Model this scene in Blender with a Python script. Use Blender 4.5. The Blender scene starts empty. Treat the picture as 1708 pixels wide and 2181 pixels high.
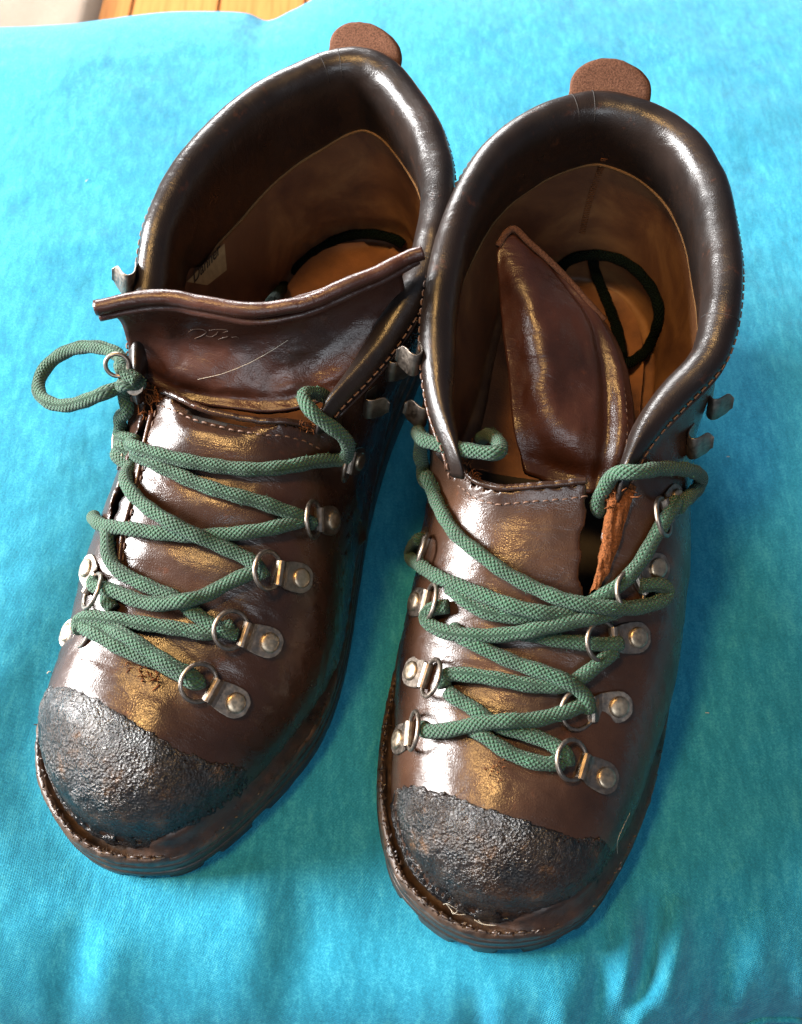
import bpy, bmesh, math, random
import numpy as np
from mathutils import Vector, Matrix
from mathutils.bvhtree import BVHTree

random.seed(7)
RNG = np.random.default_rng(7)
SC = 0.01                      # everything below is written in centimetres
scn = bpy.context.scene
COL = scn.collection
rad = math.radians

# ------------------------------------------------------------------ camera
cam_d = bpy.data.cameras.new('camera')
cam = bpy.data.objects.new('camera', cam_d)
COL.objects.link(cam)
cam.location = (0.0, -0.16119, 0.43323)
cam.rotation_euler = (rad(34.0), 0, 0)
cam_d.sensor_fit = 'VERTICAL'
cam_d.sensor_height = 24.0
cam_d.lens = 24.0 * 2400 / 2180
cam_d.clip_start = 0.01
cam_d.clip_end = 50
cam_d.dof.use_dof = True
cam_d.dof.focus_distance = 0.43
cam_d.dof.aperture_fstop = 11.0
scn.camera = cam

# ------------------------------------------------------------------ light
scn.view_settings.view_transform = 'Standard'
scn.view_settings.look = 'None'
scn.view_settings.exposure = 0.28
scn.view_settings.gamma = 1.0
world = bpy.data.worlds.new('World')
scn.world = world
world.use_nodes = True
bg = world.node_tree.nodes['Background']
bg.inputs[0].default_value = (0.66, 0.78, 1.0, 1)
bg.inputs[1].default_value = 0.17


def area(name, loc, target, sx, sy, watts, color):
    l = bpy.data.lights.new(name, 'AREA')
    l.shape = 'RECTANGLE'
    l.size, l.size_y = sx, sy
    l.energy = watts
    l.color = color
    o = bpy.data.objects.new(name, l)
    COL.objects.link(o)
    o.location = loc
    o.rotation_euler = (Vector(target) - Vector(loc)).to_track_quat('-Z', 'Y').to_euler()
    return o


area('window_light', (-1.95, 0.34, 0.80), (0, 0.08, 0.05), 0.95, 0.85, 265, (1.0, 0.985, 0.97))
area('back_fill_light', (-0.50, 1.45, 0.66), (-0.05, 0.42, 0.0), 0.55, 0.45, 33, (1.0, 0.985, 0.97))  # added lamp that brightens the far cushion and floor; no window seen there
area('ceiling_lamp_light', (-0.40, -0.06, 1.35), (0, 0.05, 0.05), 0.21, 0.21, 14.5, (1.0, 0.58, 0.20))
area('front_fill_light', (0.0, -1.3, 1.0), (0, 0.05, 0.0), 0.8, 0.6, 9.5, (0.86, 0.93, 1.0))  # added soft fill from the camera side, not a fixture of the room

# ------------------------------------------------------------------ helpers


def tag(o, label=None, cat=None, group=None, kind=None):
    if label: o['label'] = label
    if cat: o['category'] = cat
    if group: o['group'] = group
    if kind: o['kind'] = kind
    return o


def empty(name, loc=(0, 0, 0), rz=0.0):
    o = bpy.data.objects.new(name, None)
    COL.objects.link(o)
    o.location = Vector(loc) * SC
    o.rotation_euler = (0, 0, rz)
    return o


def mesh_np(name, V, faces, mat=None, parent=None, uv=None, smooth=True):
    """one mesh object from vertices in cm and a list / array of faces"""
    me = bpy.data.meshes.new(name)
    V = np.asarray(V, float) * SC
    if isinstance(faces, np.ndarray):
        n, k = faces.shape
        me.vertices.add(len(V))
        me.vertices.foreach_set('co', V.astype(np.float32).ravel())
        me.loops.add(n * k)
        me.loops.foreach_set('vertex_index', faces.astype(np.int32).ravel())
        me.polygons.add(n)
        me.polygons.foreach_set('loop_start', np.arange(0, n * k, k, dtype=np.int32))
        me.polygons.foreach_set('loop_total', np.full(n, k, np.int32))
        me.update(calc_edges=True)
    else:
        me.from_pydata([tuple(v) for v in V], [], faces)
    if uv is not None:
        lay = me.uv_layers.new(name='UVMap')
        li = np.empty(len(me.loops), np.int32)
        me.loops.foreach_get('vertex_index', li)
        lay.data.foreach_set('uv', np.asarray(uv, np.float32)[li].ravel())
    me.validate()
    if not isinstance(faces, np.ndarray):
        bm = bmesh.new(); bm.from_mesh(me)
        bmesh.ops.recalc_face_normals(bm, faces=bm.faces)
        bm.to_mesh(me); bm.free()
    if smooth:
        me.polygons.foreach_set('use_smooth', np.ones(len(me.polygons), bool))
    me.update()
    o = bpy.data.objects.new(name, me)
    COL.objects.link(o)
    if mat: me.materials.append(mat)
    if parent is not None: o.parent = parent
    return o


def catmull(P, n, closed=False):
    """dense Catmull-Rom through P, n samples per span"""
    P = np.asarray(P, float)
    m = len(P)
    out = []
    t = np.linspace(0, 1, n, endpoint=False)[:, None]
    rng = range(m) if closed else range(m - 1)
    for i in rng:
        if closed:
            p0, p1, p2, p3 = P[(i - 1) % m], P[i], P[(i + 1) % m], P[(i + 2) % m]
        else:
            p1, p2 = P[i], P[i + 1]
            p0 = P[i - 1] if i > 0 else 2 * p1 - p2
            p3 = P[i + 2] if i + 2 < m else 2 * p2 - p1
        out.append(0.5 * (2 * p1 + (p2 - p0) * t + (2 * p0 - 5 * p1 + 4 * p2 - p3) * t ** 2 + (3 * p1 - p0 - 3 * p2 + p3) * t ** 3))
    if not closed: out.append(P[-1:])
    return np.concatenate(out)


def resample(P, n=None, step=None, closed=False):
    P = np.asarray(P, float)
    if closed: P = np.concatenate([P, P[:1]])
    s = np.concatenate([[0], np.cumsum(np.linalg.norm(np.diff(P, axis=0), axis=1))])
    if n is None: n = max(3, int(round(s[-1] / step)) + (0 if closed else 1))
    q = np.linspace(0, s[-1], n, endpoint=not closed)
    return np.stack([np.interp(q, s, P[:, k]) for k in range(P.shape[1])], 1)


def smooth_line(P, it=3, closed=False):
    P = np.array(P, float)
    for _ in range(it):
        if closed:
            P = 0.5 * P + 0.25 * (np.roll(P, 1, 0) + np.roll(P, -1, 0))
        else:
            P[1:-1] = 0.5 * P[1:-1] + 0.25 * (P[:-2] + P[2:])
    return P


def norm(v): return v / (np.linalg.norm(v, axis=-1, keepdims=True) + 1e-12)


def grid_faces(nu, nv, cu=False, cv=False):
    """quads of a nu x nv vertex grid (index u*nv+v)"""
    u = np.arange(nu if cu else nu - 1)
    v = np.arange(nv if cv else nv - 1)
    U, V = np.meshgrid(u, v, indexing='ij')
    U2, V2 = (U + 1) % nu, (V + 1) % nv
    return np.stack([U * nv + V, U2 * nv + V, U2 * nv + V2, U * nv + V2], -1).reshape(-1, 4)


def tube_data(P, r, k=10, closed=False, caps=True):
    """swept circle with parallel-transported frames; returns verts, faces, uv (turns, length in cm)"""
    P = np.asarray(P, float)
    n = len(P)
    r = np.broadcast_to(np.asarray(r, float), (n,))
    T = norm(np.roll(P, -1, 0) - np.roll(P, 1, 0)) if closed else norm(np.gradient(P, axis=0))
    N = np.zeros_like(P)
    a = np.array([0, 0, 1.0]) if abs(T[0][2]) < 0.9 else np.array([1.0, 0, 0])
    N[0] = norm(a - T[0] * (a @ T[0]))
    for i in range(1, n):
        v = N[i - 1] - T[i] * (N[i - 1] @ T[i])
        N[i] = v / (np.linalg.norm(v) + 1e-12)
    B = np.cross(T, N)
    s = np.concatenate([[0], np.cumsum(np.linalg.norm(np.diff(P, axis=0), axis=1))])
    ang = np.linspace(0, 2 * np.pi, k, endpoint=False)
    V = P[:, None] + r[:, None, None] * (np.cos(ang)[None, :, None] * N[:, None] + np.sin(ang)[None, :, None] * B[:, None])
    uv = np.stack(np.broadcast_arrays((ang / (2 * np.pi))[None, :], s[:, None]), -1)
    F = [tuple(f) for f in grid_faces(n, k, closed, True)]
    if caps and not closed:
        F.append(tuple(range(k))[::-1])
        F.append(tuple(range((n - 1) * k, n * k)))
    return V.reshape(-1, 3), F, uv.reshape(-1, 2)


def join(parts):
    V, F, UV, o = [], [], [], 0
    for p in parts:
        V.append(p[0])
        F += [tuple(i + o for i in f) for f in p[1]]
        if len(p) > 2: UV.append(p[2])
        o += len(p[0])
    return np.concatenate(V), F, (np.concatenate(UV) if UV else None)


def tube(name, P, r, mat, parent=None, k=10, closed=False):
    V, F, uv = tube_data(P, r, k, closed)
    return mesh_np(name, V, F, mat, parent, uv)


def smoothstep(a, b, x):
    t = np.clip((x - a) / (b - a), 0, 1)
    return t * t * (3 - 2 * t)


def vnoise(P, scale, seed=0, octaves=3):
    """value noise for displacement, P (n,3) cm -> (n,) in about -1..1"""
    r = np.random.default_rng(seed)
    tab = r.uniform(-1, 1, 4096)
    out = np.zeros(len(P)); amp = 1.0; tot = 0
    for o in range(octaves):
        q = P * scale * 2 ** o + 37.1 * o + 500
        i = np.floor(q).astype(np.int64); f = q - i
        f = f * f * (3 - 2 * f)
        acc = 0
        for dx in (0, 1):
            for dy in (0, 1):
                for dz in (0, 1):
                    h = ((i[:, 0] + dx) * 73856093 ^ (i[:, 1] + dy) * 19349663 ^ (i[:, 2] + dz) * 83492791) & 4095
                    w = (f[:, 0] if dx else 1 - f[:, 0]) * (f[:, 1] if dy else 1 - f[:, 1]) * (f[:, 2] if dz else 1 - f[:, 2])
                    acc = acc + w * tab[h]
        out += amp * acc; tot += amp; amp *= 0.5
    return out / tot


def sdf2(poly, X, Y):
    """signed distance to a closed polygon, negative inside"""
    A = np.asarray(poly, float); B = np.roll(A, -1, 0)
    sh = X.shape; x = X.ravel(); y = Y.ravel()
    best = np.full(x.shape, 1e9); inside = np.zeros(x.shape, bool)
    for (ax, ay), (bx, by) in zip(A, B):
        ex, ey = bx - ax, by - ay
        t = np.clip(((x - ax) * ex + (y - ay) * ey) / (ex * ex + ey * ey + 1e-12), 0, 1)
        best = np.minimum(best, (x - ax - t * ex) ** 2 + (y - ay - t * ey) ** 2)
        if ay != by:
            c = ((ay > y) != (by > y)) & (x < ex * (y - ay) / (by - ay) + ax)
            inside ^= c
    d = np.sqrt(best)
    return np.where(inside, -d, d).reshape(sh)


def surface_nets(F, org, h):
    """dual surface of F = 0 (F < 0 is solid)"""
    s = F < 0
    nx, ny, nz = F.shape
    cnt = np.zeros((nx - 1, ny - 1, nz - 1), np.int8)
    acc = np.zeros((nx - 1, ny - 1, nz - 1, 3), np.float32)
    for ax in range(3):
        sl0 = [slice(None)] * 3; sl1 = [slice(None)] * 3
        sl0[ax] = slice(0, -1); sl1[ax] = slice(1, None)
        f0, f1 = F[tuple(sl0)], F[tuple(sl1)]
        cr = (f0 < 0) != (f1 < 0)
        with np.errstate(divide='ignore', invalid='ignore'):
            t = np.where(cr, f0 / (f0 - f1), 0).astype(np.float32)
        o1, o2 = [a for a in range(3) if a != ax]
        for d1 in (0, 1):
            for d2 in (0, 1):
                sl = [slice(None)] * 3
                sl[o1] = slice(d1, cr.shape[o1] - 1 + d1)
                sl[o2] = slice(d2, cr.shape[o2] - 1 + d2)
                c = cr[tuple(sl)]
                cnt += c
                acc[..., ax] += np.where(c, t[tuple(sl)], 0)
                if d1: acc[..., o1] += c
                if d2: acc[..., o2] += c
    act = cnt > 0
    idx = np.full(act.shape, -1, np.int64)
    idx[act] = np.arange(act.sum())
    ijk = np.argwhere(act)
    V = (ijk + acc[act] / cnt[act][:, None]) * h + np.asarray(org)
    Q = []
    for ax in range(3):
        o1, o2 = (ax + 1) % 3, (ax + 2) % 3
        sl0 = [slice(None)] * 3; sl1 = [slice(None)] * 3
        sl0[ax] = slice(0, -1); sl1[ax] = slice(1, None)
        a, b = s[tuple(sl0)], s[tuple(sl1)]
        e = np.argwhere(a != b)
        ok = (e[:, o1] > 0) & (e[:, o1] < F.shape[o1] - 1) & (e[:, o2] > 0) & (e[:, o2] < F.shape[o2] - 1)
        e = e[ok]
        def at(d1, d2):
            q = e.copy(); q[:, o1] -= d1; q[:, o2] -= d2
            return idx[q[:, 0], q[:, 1], q[:, 2]]
        quad = np.stack([at(1, 1), at(0, 1), at(0, 0), at(1, 0)], 1)
        flip = ~a[e[:, 0], e[:, 1], e[:, 2]]
        quad[flip] = quad[flip][:, ::-1]
        Q.append(quad)
    return V, np.concatenate(Q)


def laplace(V, Q, it=2, lam=0.5):
    for _ in range(it):
        acc = np.zeros_like(V); c = np.zeros(len(V))
        for k in range(4):
            a, b = Q[:, k], Q[:, (k + 1) % 4]
            for d in range(3):
                acc[:, d] += np.bincount(a, V[b, d], len(V)) + np.bincount(b, V[a, d], len(V))
            c += np.bincount(a, minlength=len(V)) + np.bincount(b, minlength=len(V))
        V = V + lam * (acc / np.maximum(c, 1)[:, None] - V)
    return V


def vnormals(V, Q):
    n = np.cross(V[Q[:, 2]] - V[Q[:, 0]], V[Q[:, 3]] - V[Q[:, 1]])
    N = np.zeros_like(V)
    for k in range(4):
        for d in range(3):
            N[:, d] += np.bincount(Q[:, k], n[:, d], len(V))
    return norm(N)


def compact(V, Q):
    used = np.unique(Q)
    m = np.full(len(V), -1); m[used] = np.arange(len(used))
    return V[used], m[Q]


def patch(rows, nu, nv):
    """smooth surface through a grid of control points"""
    R = np.array([resample(catmull(r, 12), nu) for r in rows])
    C = np.array([resample(catmull(R[:, i], 12), nv) for i in range(nu)])   # nu x nv x 3
    return C


def stitches(name, P, length, gap, r, mat, parent, lift=None):
    """a row of thread stitches along P as one piece of geometry"""
    P = resample(P, step=length + gap)
    T = norm(np.gradient(P, axis=0))
    parts = []
    for i in range(len(P)):
        c, t = P[i], T[i]
        a = c - t * length / 2; b = c + t * length / 2
        up = lift[i] if lift is not None else np.array([0, 0, 1.0])
        q = np.array([a - up * r * .6, a * .75 + b * .25 + up * r * .5, a * .25 + b * .75 + up * r * .5, b - up * r * .6])
        parts.append(tube_data(q, r, 6))
    V, F, uv = join(parts)
    return tag(mesh_np(name, V, F, mat, parent), kind='stuff')

# ------------------------------------------------------------------ materials


class NT:
    def __init__(s, name):
        s.m = bpy.data.materials.new(name)
        s.m.use_nodes = True
        s.t = s.m.node_tree
        s.p = s.t.nodes['Principled BSDF']
        s.tc = s.t.nodes.new('ShaderNodeTexCoord')

    def n(s, typ, **kw):
        o = s.t.nodes.new(typ)
        for k, v in kw.items():
            if k in o.inputs: o.inputs[k].default_value = v
            else: setattr(o, k, v)
        return o

    def l(s, a, b): s.t.links.new(a, b)

    def coords(s, scale=(1, 1, 1), rot=(0, 0, 0), uv=False):
        mp = s.n('ShaderNodeMapping')
        mp.inputs['Scale'].default_value = scale
        mp.inputs['Rotation'].default_value = rot
        s.l(s.tc.outputs['UV' if uv else 'Object'], mp.inputs[0])
        return mp.outputs[0]

    def noise(s, scale, detail=4, rough=0.55, vec=None, dist=0.0):
        o = s.n('ShaderNodeTexNoise')
        o.inputs['Scale'].default_value = scale
        o.inputs['Detail'].default_value = detail
        o.inputs['Roughness'].default_value = rough
        o.inputs['Distortion'].default_value = dist
        s.l(vec if vec is not None else s.tc.outputs['Object'], o.inputs['Vector'])
        return o.outputs['Fac']

    def voro(s, scale, feature='F1', vec=None):
        o = s.n('ShaderNodeTexVoronoi')
        o.feature = feature
        o.inputs['Scale'].default_value = scale
        s.l(vec if vec is not None else s.tc.outputs['Object'], o.inputs['Vector'])
        return o.outputs['Distance']

    def ramp(s, fac, stops):
        r = s.n('ShaderNodeValToRGB')
        e = r.color_ramp.elements
        while len(e) < len(stops): e.new(0.5)
        for k, (p, c) in enumerate(stops):
            e[k].position = p
            e[k].color = (*c, 1) if isinstance(c, tuple) else (c, c, c, 1)
        s.l(fac, r.inputs[0])
        return r.outputs[0]

    def math(s, op, a, b=None, c=None):
        o = s.n('ShaderNodeMath'); o.operation = op
        for i, v in enumerate((a, b, c)):
            if v is None: continue
            if isinstance(v, (int, float)): o.inputs[i].default_value = v
            else: s.l(v, o.inputs[i])
        return o.outputs[0]

    def mix(s, fac, a, b, mode='MIX'):
        o = s.n('ShaderNodeMix'); o.data_type = 'RGBA'; o.blend_type = mode
        for i, v in ((0, fac), (6, a), (7, b)):
            if isinstance(v, (int, float)): o.inputs[i].default_value = v
            elif isinstance(v, tuple): o.inputs[i].default_value = (*v, 1)
            else: s.l(v, o.inputs[i])
        return o.outputs[2]

    def bump(s, height, strength, dist, prev=None):
        b = s.n('ShaderNodeBump')
        b.inputs['Strength'].default_value = strength
        b.inputs['Distance'].default_value = dist
        s.l(height, b.inputs['Height'])
        if prev is not None: s.l(prev, b.inputs['Normal'])
        return b.outputs[0]

    def done(s, color=None, rough=None, normal=None, **kw):
        for sock, v in (('Base Color', color), ('Roughness', rough), ('Normal', normal)):
            if v is None: continue
            if isinstance(v, (int, float)): s.p.inputs[sock].default_value = v
            elif isinstance(v, tuple): s.p.inputs[sock].default_value = (*v, 1)
            else:
                s.l(v, s.p.inputs[sock])
                if sock == 'Normal': s.l(v, s.p.inputs['Coat Normal'])
        for k, v in kw.items():
            s.p.inputs[k.replace('_', ' ')].default_value = v
        return s.m


def leather(name, c0, c1, r0, r1, crease=0.14, coat=0.25, grain=1.0, worn_and_glint=(0.16, 0.05, 0.02), wornamt=0.0):
    t = NT(name)
    big = t.noise(38, 4)
    col = t.ramp(big, [(0.3, c0), (0.7, c1)])
    scuff = t.ramp(t.noise(160, 6, 0.7), [(0.60, 0.0), (0.74, 1.0)])
    col = t.mix(t.math('MULTIPLY', scuff, 0.25 + wornamt), col, worn_and_glint)
    rough = t.ramp(t.noise(70, 5, 0.65), [(0.3, r0), (0.75, r1)])
    wr = t.noise(90, 5, 0.6, t.coords((0.7, 2.2, 1.0)), 0.9)
    wr = t.ramp(wr, [(0.36, 0.0), (0.5, 0.75), (0.66, 1.0)])
    b1 = t.bump(t.noise(45, 2), 0.35, 0.0012)
    b2 = t.bump(wr, crease, 0.0007, b1)
    b3 = t.bump(t.voro(1150, 'DISTANCE_TO_EDGE'), 0.22 * grain, 0.0004, b2)
    b4 = t.bump(t.noise(2400, 2), 0.12 * grain, 0.0003, b3)
    return t.done(col, rough, b4, Coat_Weight=coat * 0.5, Coat_Roughness=0.25, Specular_IOR_Level=0.40)


M = {}
M['leather'] = leather('brown_leather', (0.021, 0.0103, 0.0066), (0.050, 0.0240, 0.0138), 0.20, 0.40, 0.14)
M['leather_l'] = leather('dark_brown_leather', (0.016, 0.0076, 0.0050), (0.039, 0.0172, 0.0098), 0.19, 0.38, 0.14)
M['collar'] = leather('padded_collar_leather', (0.0065, 0.0050, 0.0046), (0.015, 0.0095, 0.0075), 0.26, 0.42, 0.14, 0.2)
M['tongue'] = leather('tongue_leather', (0.022, 0.0080, 0.0052), (0.052, 0.0180, 0.0105), 0.24, 0.42, 0.22)


def m_lining():
    t = NT('tan_lining_leather')
    c = t.ramp(t.noise(30, 5, 0.6, None, 0.6), [(0.30, (0.060, 0.024, 0.014)), (0.50, (0.120, 0.052, 0.023)), (0.72, (0.23, 0.115, 0.045))])
    b = t.bump(t.noise(900, 3), 0.35, 0.0004)
    return t.done(c, 0.55, b)
M['lining'] = m_lining()


def m_insole():
    t = NT('tan_insole')
    c = t.ramp(t.noise(28, 5, 0.62), [(0.35, (0.08, 0.03, 0.012)), (0.6, (0.20, 0.08, 0.025))])
    return t.done(c, 0.6, t.bump(t.noise(1200, 3), 0.3, 0.0004))
M['insole'] = m_insole()


def m_suede(name='suede_pull_tab', a=(0.075, 0.026, 0.012), b=(0.21, 0.085, 0.042)):
    t = NT(name)
    n = t.noise(1500, 5, 0.8)
    c = t.ramp(t.math('MULTIPLY', n, 1.0), [(0.35, a), (0.62, b)])
    bb = t.bump(n, 0.9, 0.0009)
    return t.done(c, 0.95, bb, Specular_IOR_Level=0.1)
M['suede'] = m_suede('suede_pull_tab', (0.038, 0.017, 0.011), (0.150, 0.072, 0.044))
M['lining_edge'] = m_suede('pale_lining_edge', (0.10, 0.050, 0.020), (0.22, 0.12, 0.05))
M['raw'] = m_suede('torn_raw_leather', (0.030, 0.011, 0.005), (0.23, 0.080, 0.026))


def m_toecap():
    t = NT('black_tarred_toe_cap')
    n = t.noise(380, 6, 0.72, None, 0.6)
    patch = t.noise(75, 5, 0.7)
    amt = t.ramp(t.noise(55, 3), [(0.35, 0.35), (0.62, 1.0)])
    c = t.ramp(patch, [(0.44, (0.0055, 0.0055, 0.006)), (0.60, (0.018, 0.012, 0.009)), (0.78, (0.11, 0.052, 0.017))])
    r = t.ramp(t.noise(260, 4), [(0.3, 0.14), (0.7, 0.34)])
    h = t.math('ADD', t.math('MULTIPLY', n, 1.5), t.math('MULTIPLY', t.voro(1000), 0.8))
    h = t.math('ADD', h, t.math('MULTIPLY', t.noise(150, 4, 0.6, None, 1.2), 0.6))
    b = t.bump(t.math('MULTIPLY', h, amt), 0.75, 0.0013)
    b = t.bump(t.noise(1500, 3), 0.25, 0.0004, b)
    return t.done(c, r, b, Coat_Weight=0.14, Coat_Roughness=0.08, Specular_IOR_Level=0.40)
M['toecap'] = m_toecap()


def m_rubber(name, c0, c1, r=0.5):
    t = NT(name)
    c = t.ramp(t.noise(140, 6, 0.7), [(0.35, c0), (0.68, c1)])
    b = t.bump(t.noise(500, 5, 0.7), 0.45, 0.0006)
    b = t.bump(t.noise(60, 3), 0.4, 0.0012, b)
    return t.done(c, t.ramp(t.noise(90, 4), [(0.3, r - 0.13), (0.7, r + 0.15)]), b)
M['sole'] = m_rubber('dark_rubber_sole', (0.012, 0.009, 0.007), (0.042, 0.029, 0.020), 0.42)
M['welt'] = m_rubber('worn_welt_leather', (0.012, 0.008, 0.006), (0.075, 0.042, 0.024), 0.42)
M['rand'] = m_rubber('sealed_rand', (0.010, 0.007, 0.006), (0.048, 0.024, 0.014), 0.40)


def m_metal(name, c, rough):
    t = NT(name)
    n = t.noise(420, 5, 0.65)
    col = t.ramp(n, [(0.35, tuple(x * 0.55 for x in c)), (0.65, c)])
    return t.done(col, t.ramp(t.noise(700, 3), [(0.3, rough - 0.08), (0.7, rough + 0.14)]), t.bump(t.noise(650, 4), 0.25, 0.0003), Metallic=1.0)
M['steel'] = m_metal('tarnished_steel', (0.30, 0.255, 0.215), 0.40)
M['brass'] = m_metal('worn_brass_rivet', (0.50, 0.41, 0.30), 0.40)


def m_lace(name, c0, c1, c2, sheen=0.15, spec=0.4):
    t = NT(name)
    sep = t.n('ShaderNodeSeparateXYZ')
    t.l(t.tc.outputs['UV'], sep.inputs[0])
    u = t.math('MULTIPLY', sep.outputs[0], 9.0)
    v = t.math('MULTIPLY', sep.outputs[1], 5.4)
    a = t.math('ABSOLUTE', t.math('SINE', t.math('MULTIPLY', t.math('ADD', u, v), math.pi)))
    b = t.math('ABSOLUTE', t.math('SINE', t.math('MULTIPLY', t.math('SUBTRACT', u, v), math.pi)))
    h = t.math('POWER', t.math('MULTIPLY', a, b), 0.6)
    fz = t.noise(2600, 3, 0.7)
    base = t.ramp(t.noise(120, 4), [(0.3, c0), (0.7, c1)])
    col = t.mix(t.math('MULTIPLY', t.ramp(fz, [(0.5, 0.0), (0.75, 1.0)]), 0.25), base, c2)
    bb = t.bump(h, 1.0, 0.0013)
    bb = t.bump(fz, 0.5, 0.0004, bb)
    return t.done(col, 0.8, bb, Sheen_Weight=sheen, Specular_IOR_Level=spec)
M['lace'] = m_lace('green_braided_lace', (0.006, 0.048, 0.021), (0.013, 0.080, 0.037), (0.04, 0.15, 0.075))
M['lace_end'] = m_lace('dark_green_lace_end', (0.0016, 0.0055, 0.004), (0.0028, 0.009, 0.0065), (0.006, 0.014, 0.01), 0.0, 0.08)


def m_plain(name, c, r=0.6, **kw):
    t = NT(name)
    col = t.ramp(t.noise(400, 3), [(0.3, tuple(x * 0.8 for x in c)), (0.7, tuple(min(1, x * 1.15) for x in c))])
    return t.done(col, r, None, **kw)
M['shaded_lining'] = leather('shade_black_leather', (0.006, 0.005, 0.0045), (0.013, 0.009, 0.008), 0.7, 0.85, 0.1, 0.0)  # near-black colour that stands in for the shade inside the boot
M['thread'] = m_plain('brown_thread', (0.085, 0.042, 0.024))
M['worn_and_glint'] = m_plain('script_glint', (0.13, 0.075, 0.05), 0.3)  # paler colour that paints the glints on the pressed script
M['fuzz'] = m_plain('lace_fuzz', (0.08, 0.24, 0.15), 0.9)
M['hair'] = m_plain('pale_hair', (0.50, 0.45, 0.36), 0.6)
M['print'] = m_plain('black_print', (0.02, 0.018, 0.015))
M['label'] = m_plain('cream_label', (0.36, 0.27, 0.13), 0.6)


def m_fabric():
    t = NT('turquoise_cotton')
    vec = t.coords((1, 1, 1), (0, 0, rad(24)))
    sep = t.n('ShaderNodeSeparateXYZ'); t.l(vec, sep.inputs[0])
    k = 2 * math.pi / 0.00075
    sx = t.math('ADD', sep.outputs[0], t.math('MULTIPLY', t.noise(70, 2), 0.0012))
    sy = t.math('ADD', sep.outputs[1], t.math('MULTIPLY', t.noise(75, 2), 0.0012))
    wx = t.math('SINE', t.math('MULTIPLY', sx, k))
    wy = t.math('SINE', t.math('MULTIPLY', sy, k))
    wv = t.math('MULTIPLY', wx, wy)
    mid = t.noise(150, 6, 0.72, t.coords((1.7, 0.5, 1), (0, 0, rad(-8))))
    fine = t.noise(1100, 4, 0.75)
    f = t.math('ADD', t.math('MULTIPLY', mid, 0.5), t.math('MULTIPLY', fine, 0.5))
    f = t.math('ADD', f, t.math('MULTIPLY', wv, 0.045))
    col = t.ramp(f, [(0.36, (0.008, 0.135, 0.225)), (0.5, (0.013, 0.205, 0.325)), (0.64, (0.045, 0.31, 0.42))])
    blot = t.ramp(t.noise(26, 5, 0.62), [(0.40, 0.0), (0.62, 1.0)])
    col = t.mix(t.math('MULTIPLY', blot, 0.10), col, (0.04, 0.29, 0.37))
    b = t.bump(t.noise(22, 4, 0.6), 0.18, 0.004)
    b = t.bump(mid, 0.3, 0.001, b)
    b = t.bump(fine, 0.35, 0.0005, b)
    b = t.bump(wv, 0.38, 0.0004, b)
    return t.done(col, 0.85, b, Sheen_Weight=0.12, Sheen_Roughness=0.4, Specular_IOR_Level=0.15)
M['fabric'] = m_fabric()


def m_wood():
    t = NT('pine_board')
    g = t.noise(14, 6, 0.65, t.coords((14, 0.7, 1)), 0.5)
    c = t.ramp(g, [(0.3, (0.24, 0.088, 0.018)), (0.7, (0.36, 0.150, 0.038))])
    return t.done(c, 0.75, t.bump(g, 0.2, 0.001), Specular_IOR_Level=0.12)
M['wood'] = m_wood()
M['beige'] = m_suede('beige_sack_cloth', (0.16, 0.125, 0.10), (0.25, 0.20, 0.16))
# ------------------------------------------------------------------ the setting
FLOOR_Z = -12.0
floor_root = tag(empty('floor', (0, 0, FLOOR_Z)), kind='structure')


def plank_mesh():
    bm = bmesh.new()
    bmesh.ops.create_cube(bm, size=1.0)
    bmesh.ops.scale(bm, vec=(0.0722, 1.5, 0.02), verts=bm.verts)
    bmesh.ops.translate(bm, vec=(0, 0.55, -0.01), verts=bm.verts)
    bmesh.ops.bevel(bm, geom=[e for e in bm.edges if abs(e.verts[0].co.y - e.verts[1].co.y) > 1], offset=0.0012, segments=2, affect='EDGES')
    me = bpy.data.meshes.new('plank'); bm.to_mesh(me); bm.free()
    me.materials.append(M['wood'])
    return me


pm = plank_mesh()
for k in range(-8, 9):
    p = bpy.data.objects.new('plank', pm)
    COL.objects.link(p); p.parent = floor_root
    p.location = ((-8.1 + 7.35 * k) * SC + 0.0367, 0.004 * ((k * 7) % 3), 0)

# rug on the boards behind the cushion
rx = np.linspace(-75, -25.4, 70); ry = np.linspace(20, 120, 110)
RX, RY = np.meshgrid(rx, ry, indexing='ij')
rz = FLOOR_Z + 1.1 + 0.35 * vnoise(np.stack([RX.ravel(), RY.ravel(), RX.ravel() * 0], 1), 0.22, 5).reshape(RX.shape)
rz = np.where(RX > -26.0, rz - 0.5 * (RX + 26.0) / 0.6, rz)
rz[-1, :] = FLOOR_Z + 0.02; rz[0, :] = FLOOR_Z + 0.02; rz[:, 0] = FLOOR_Z + 0.02; rz[:, -1] = FLOOR_Z + 0.02
rug = mesh_np('rug', np.stack([RX, RY, rz], -1).reshape(-1, 3), grid_faces(*RX.shape), M['beige'])
tag(rug, 'crumpled beige rug lying on the wooden boards behind the cushion', 'rug')

# the turquoise cushion


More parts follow.
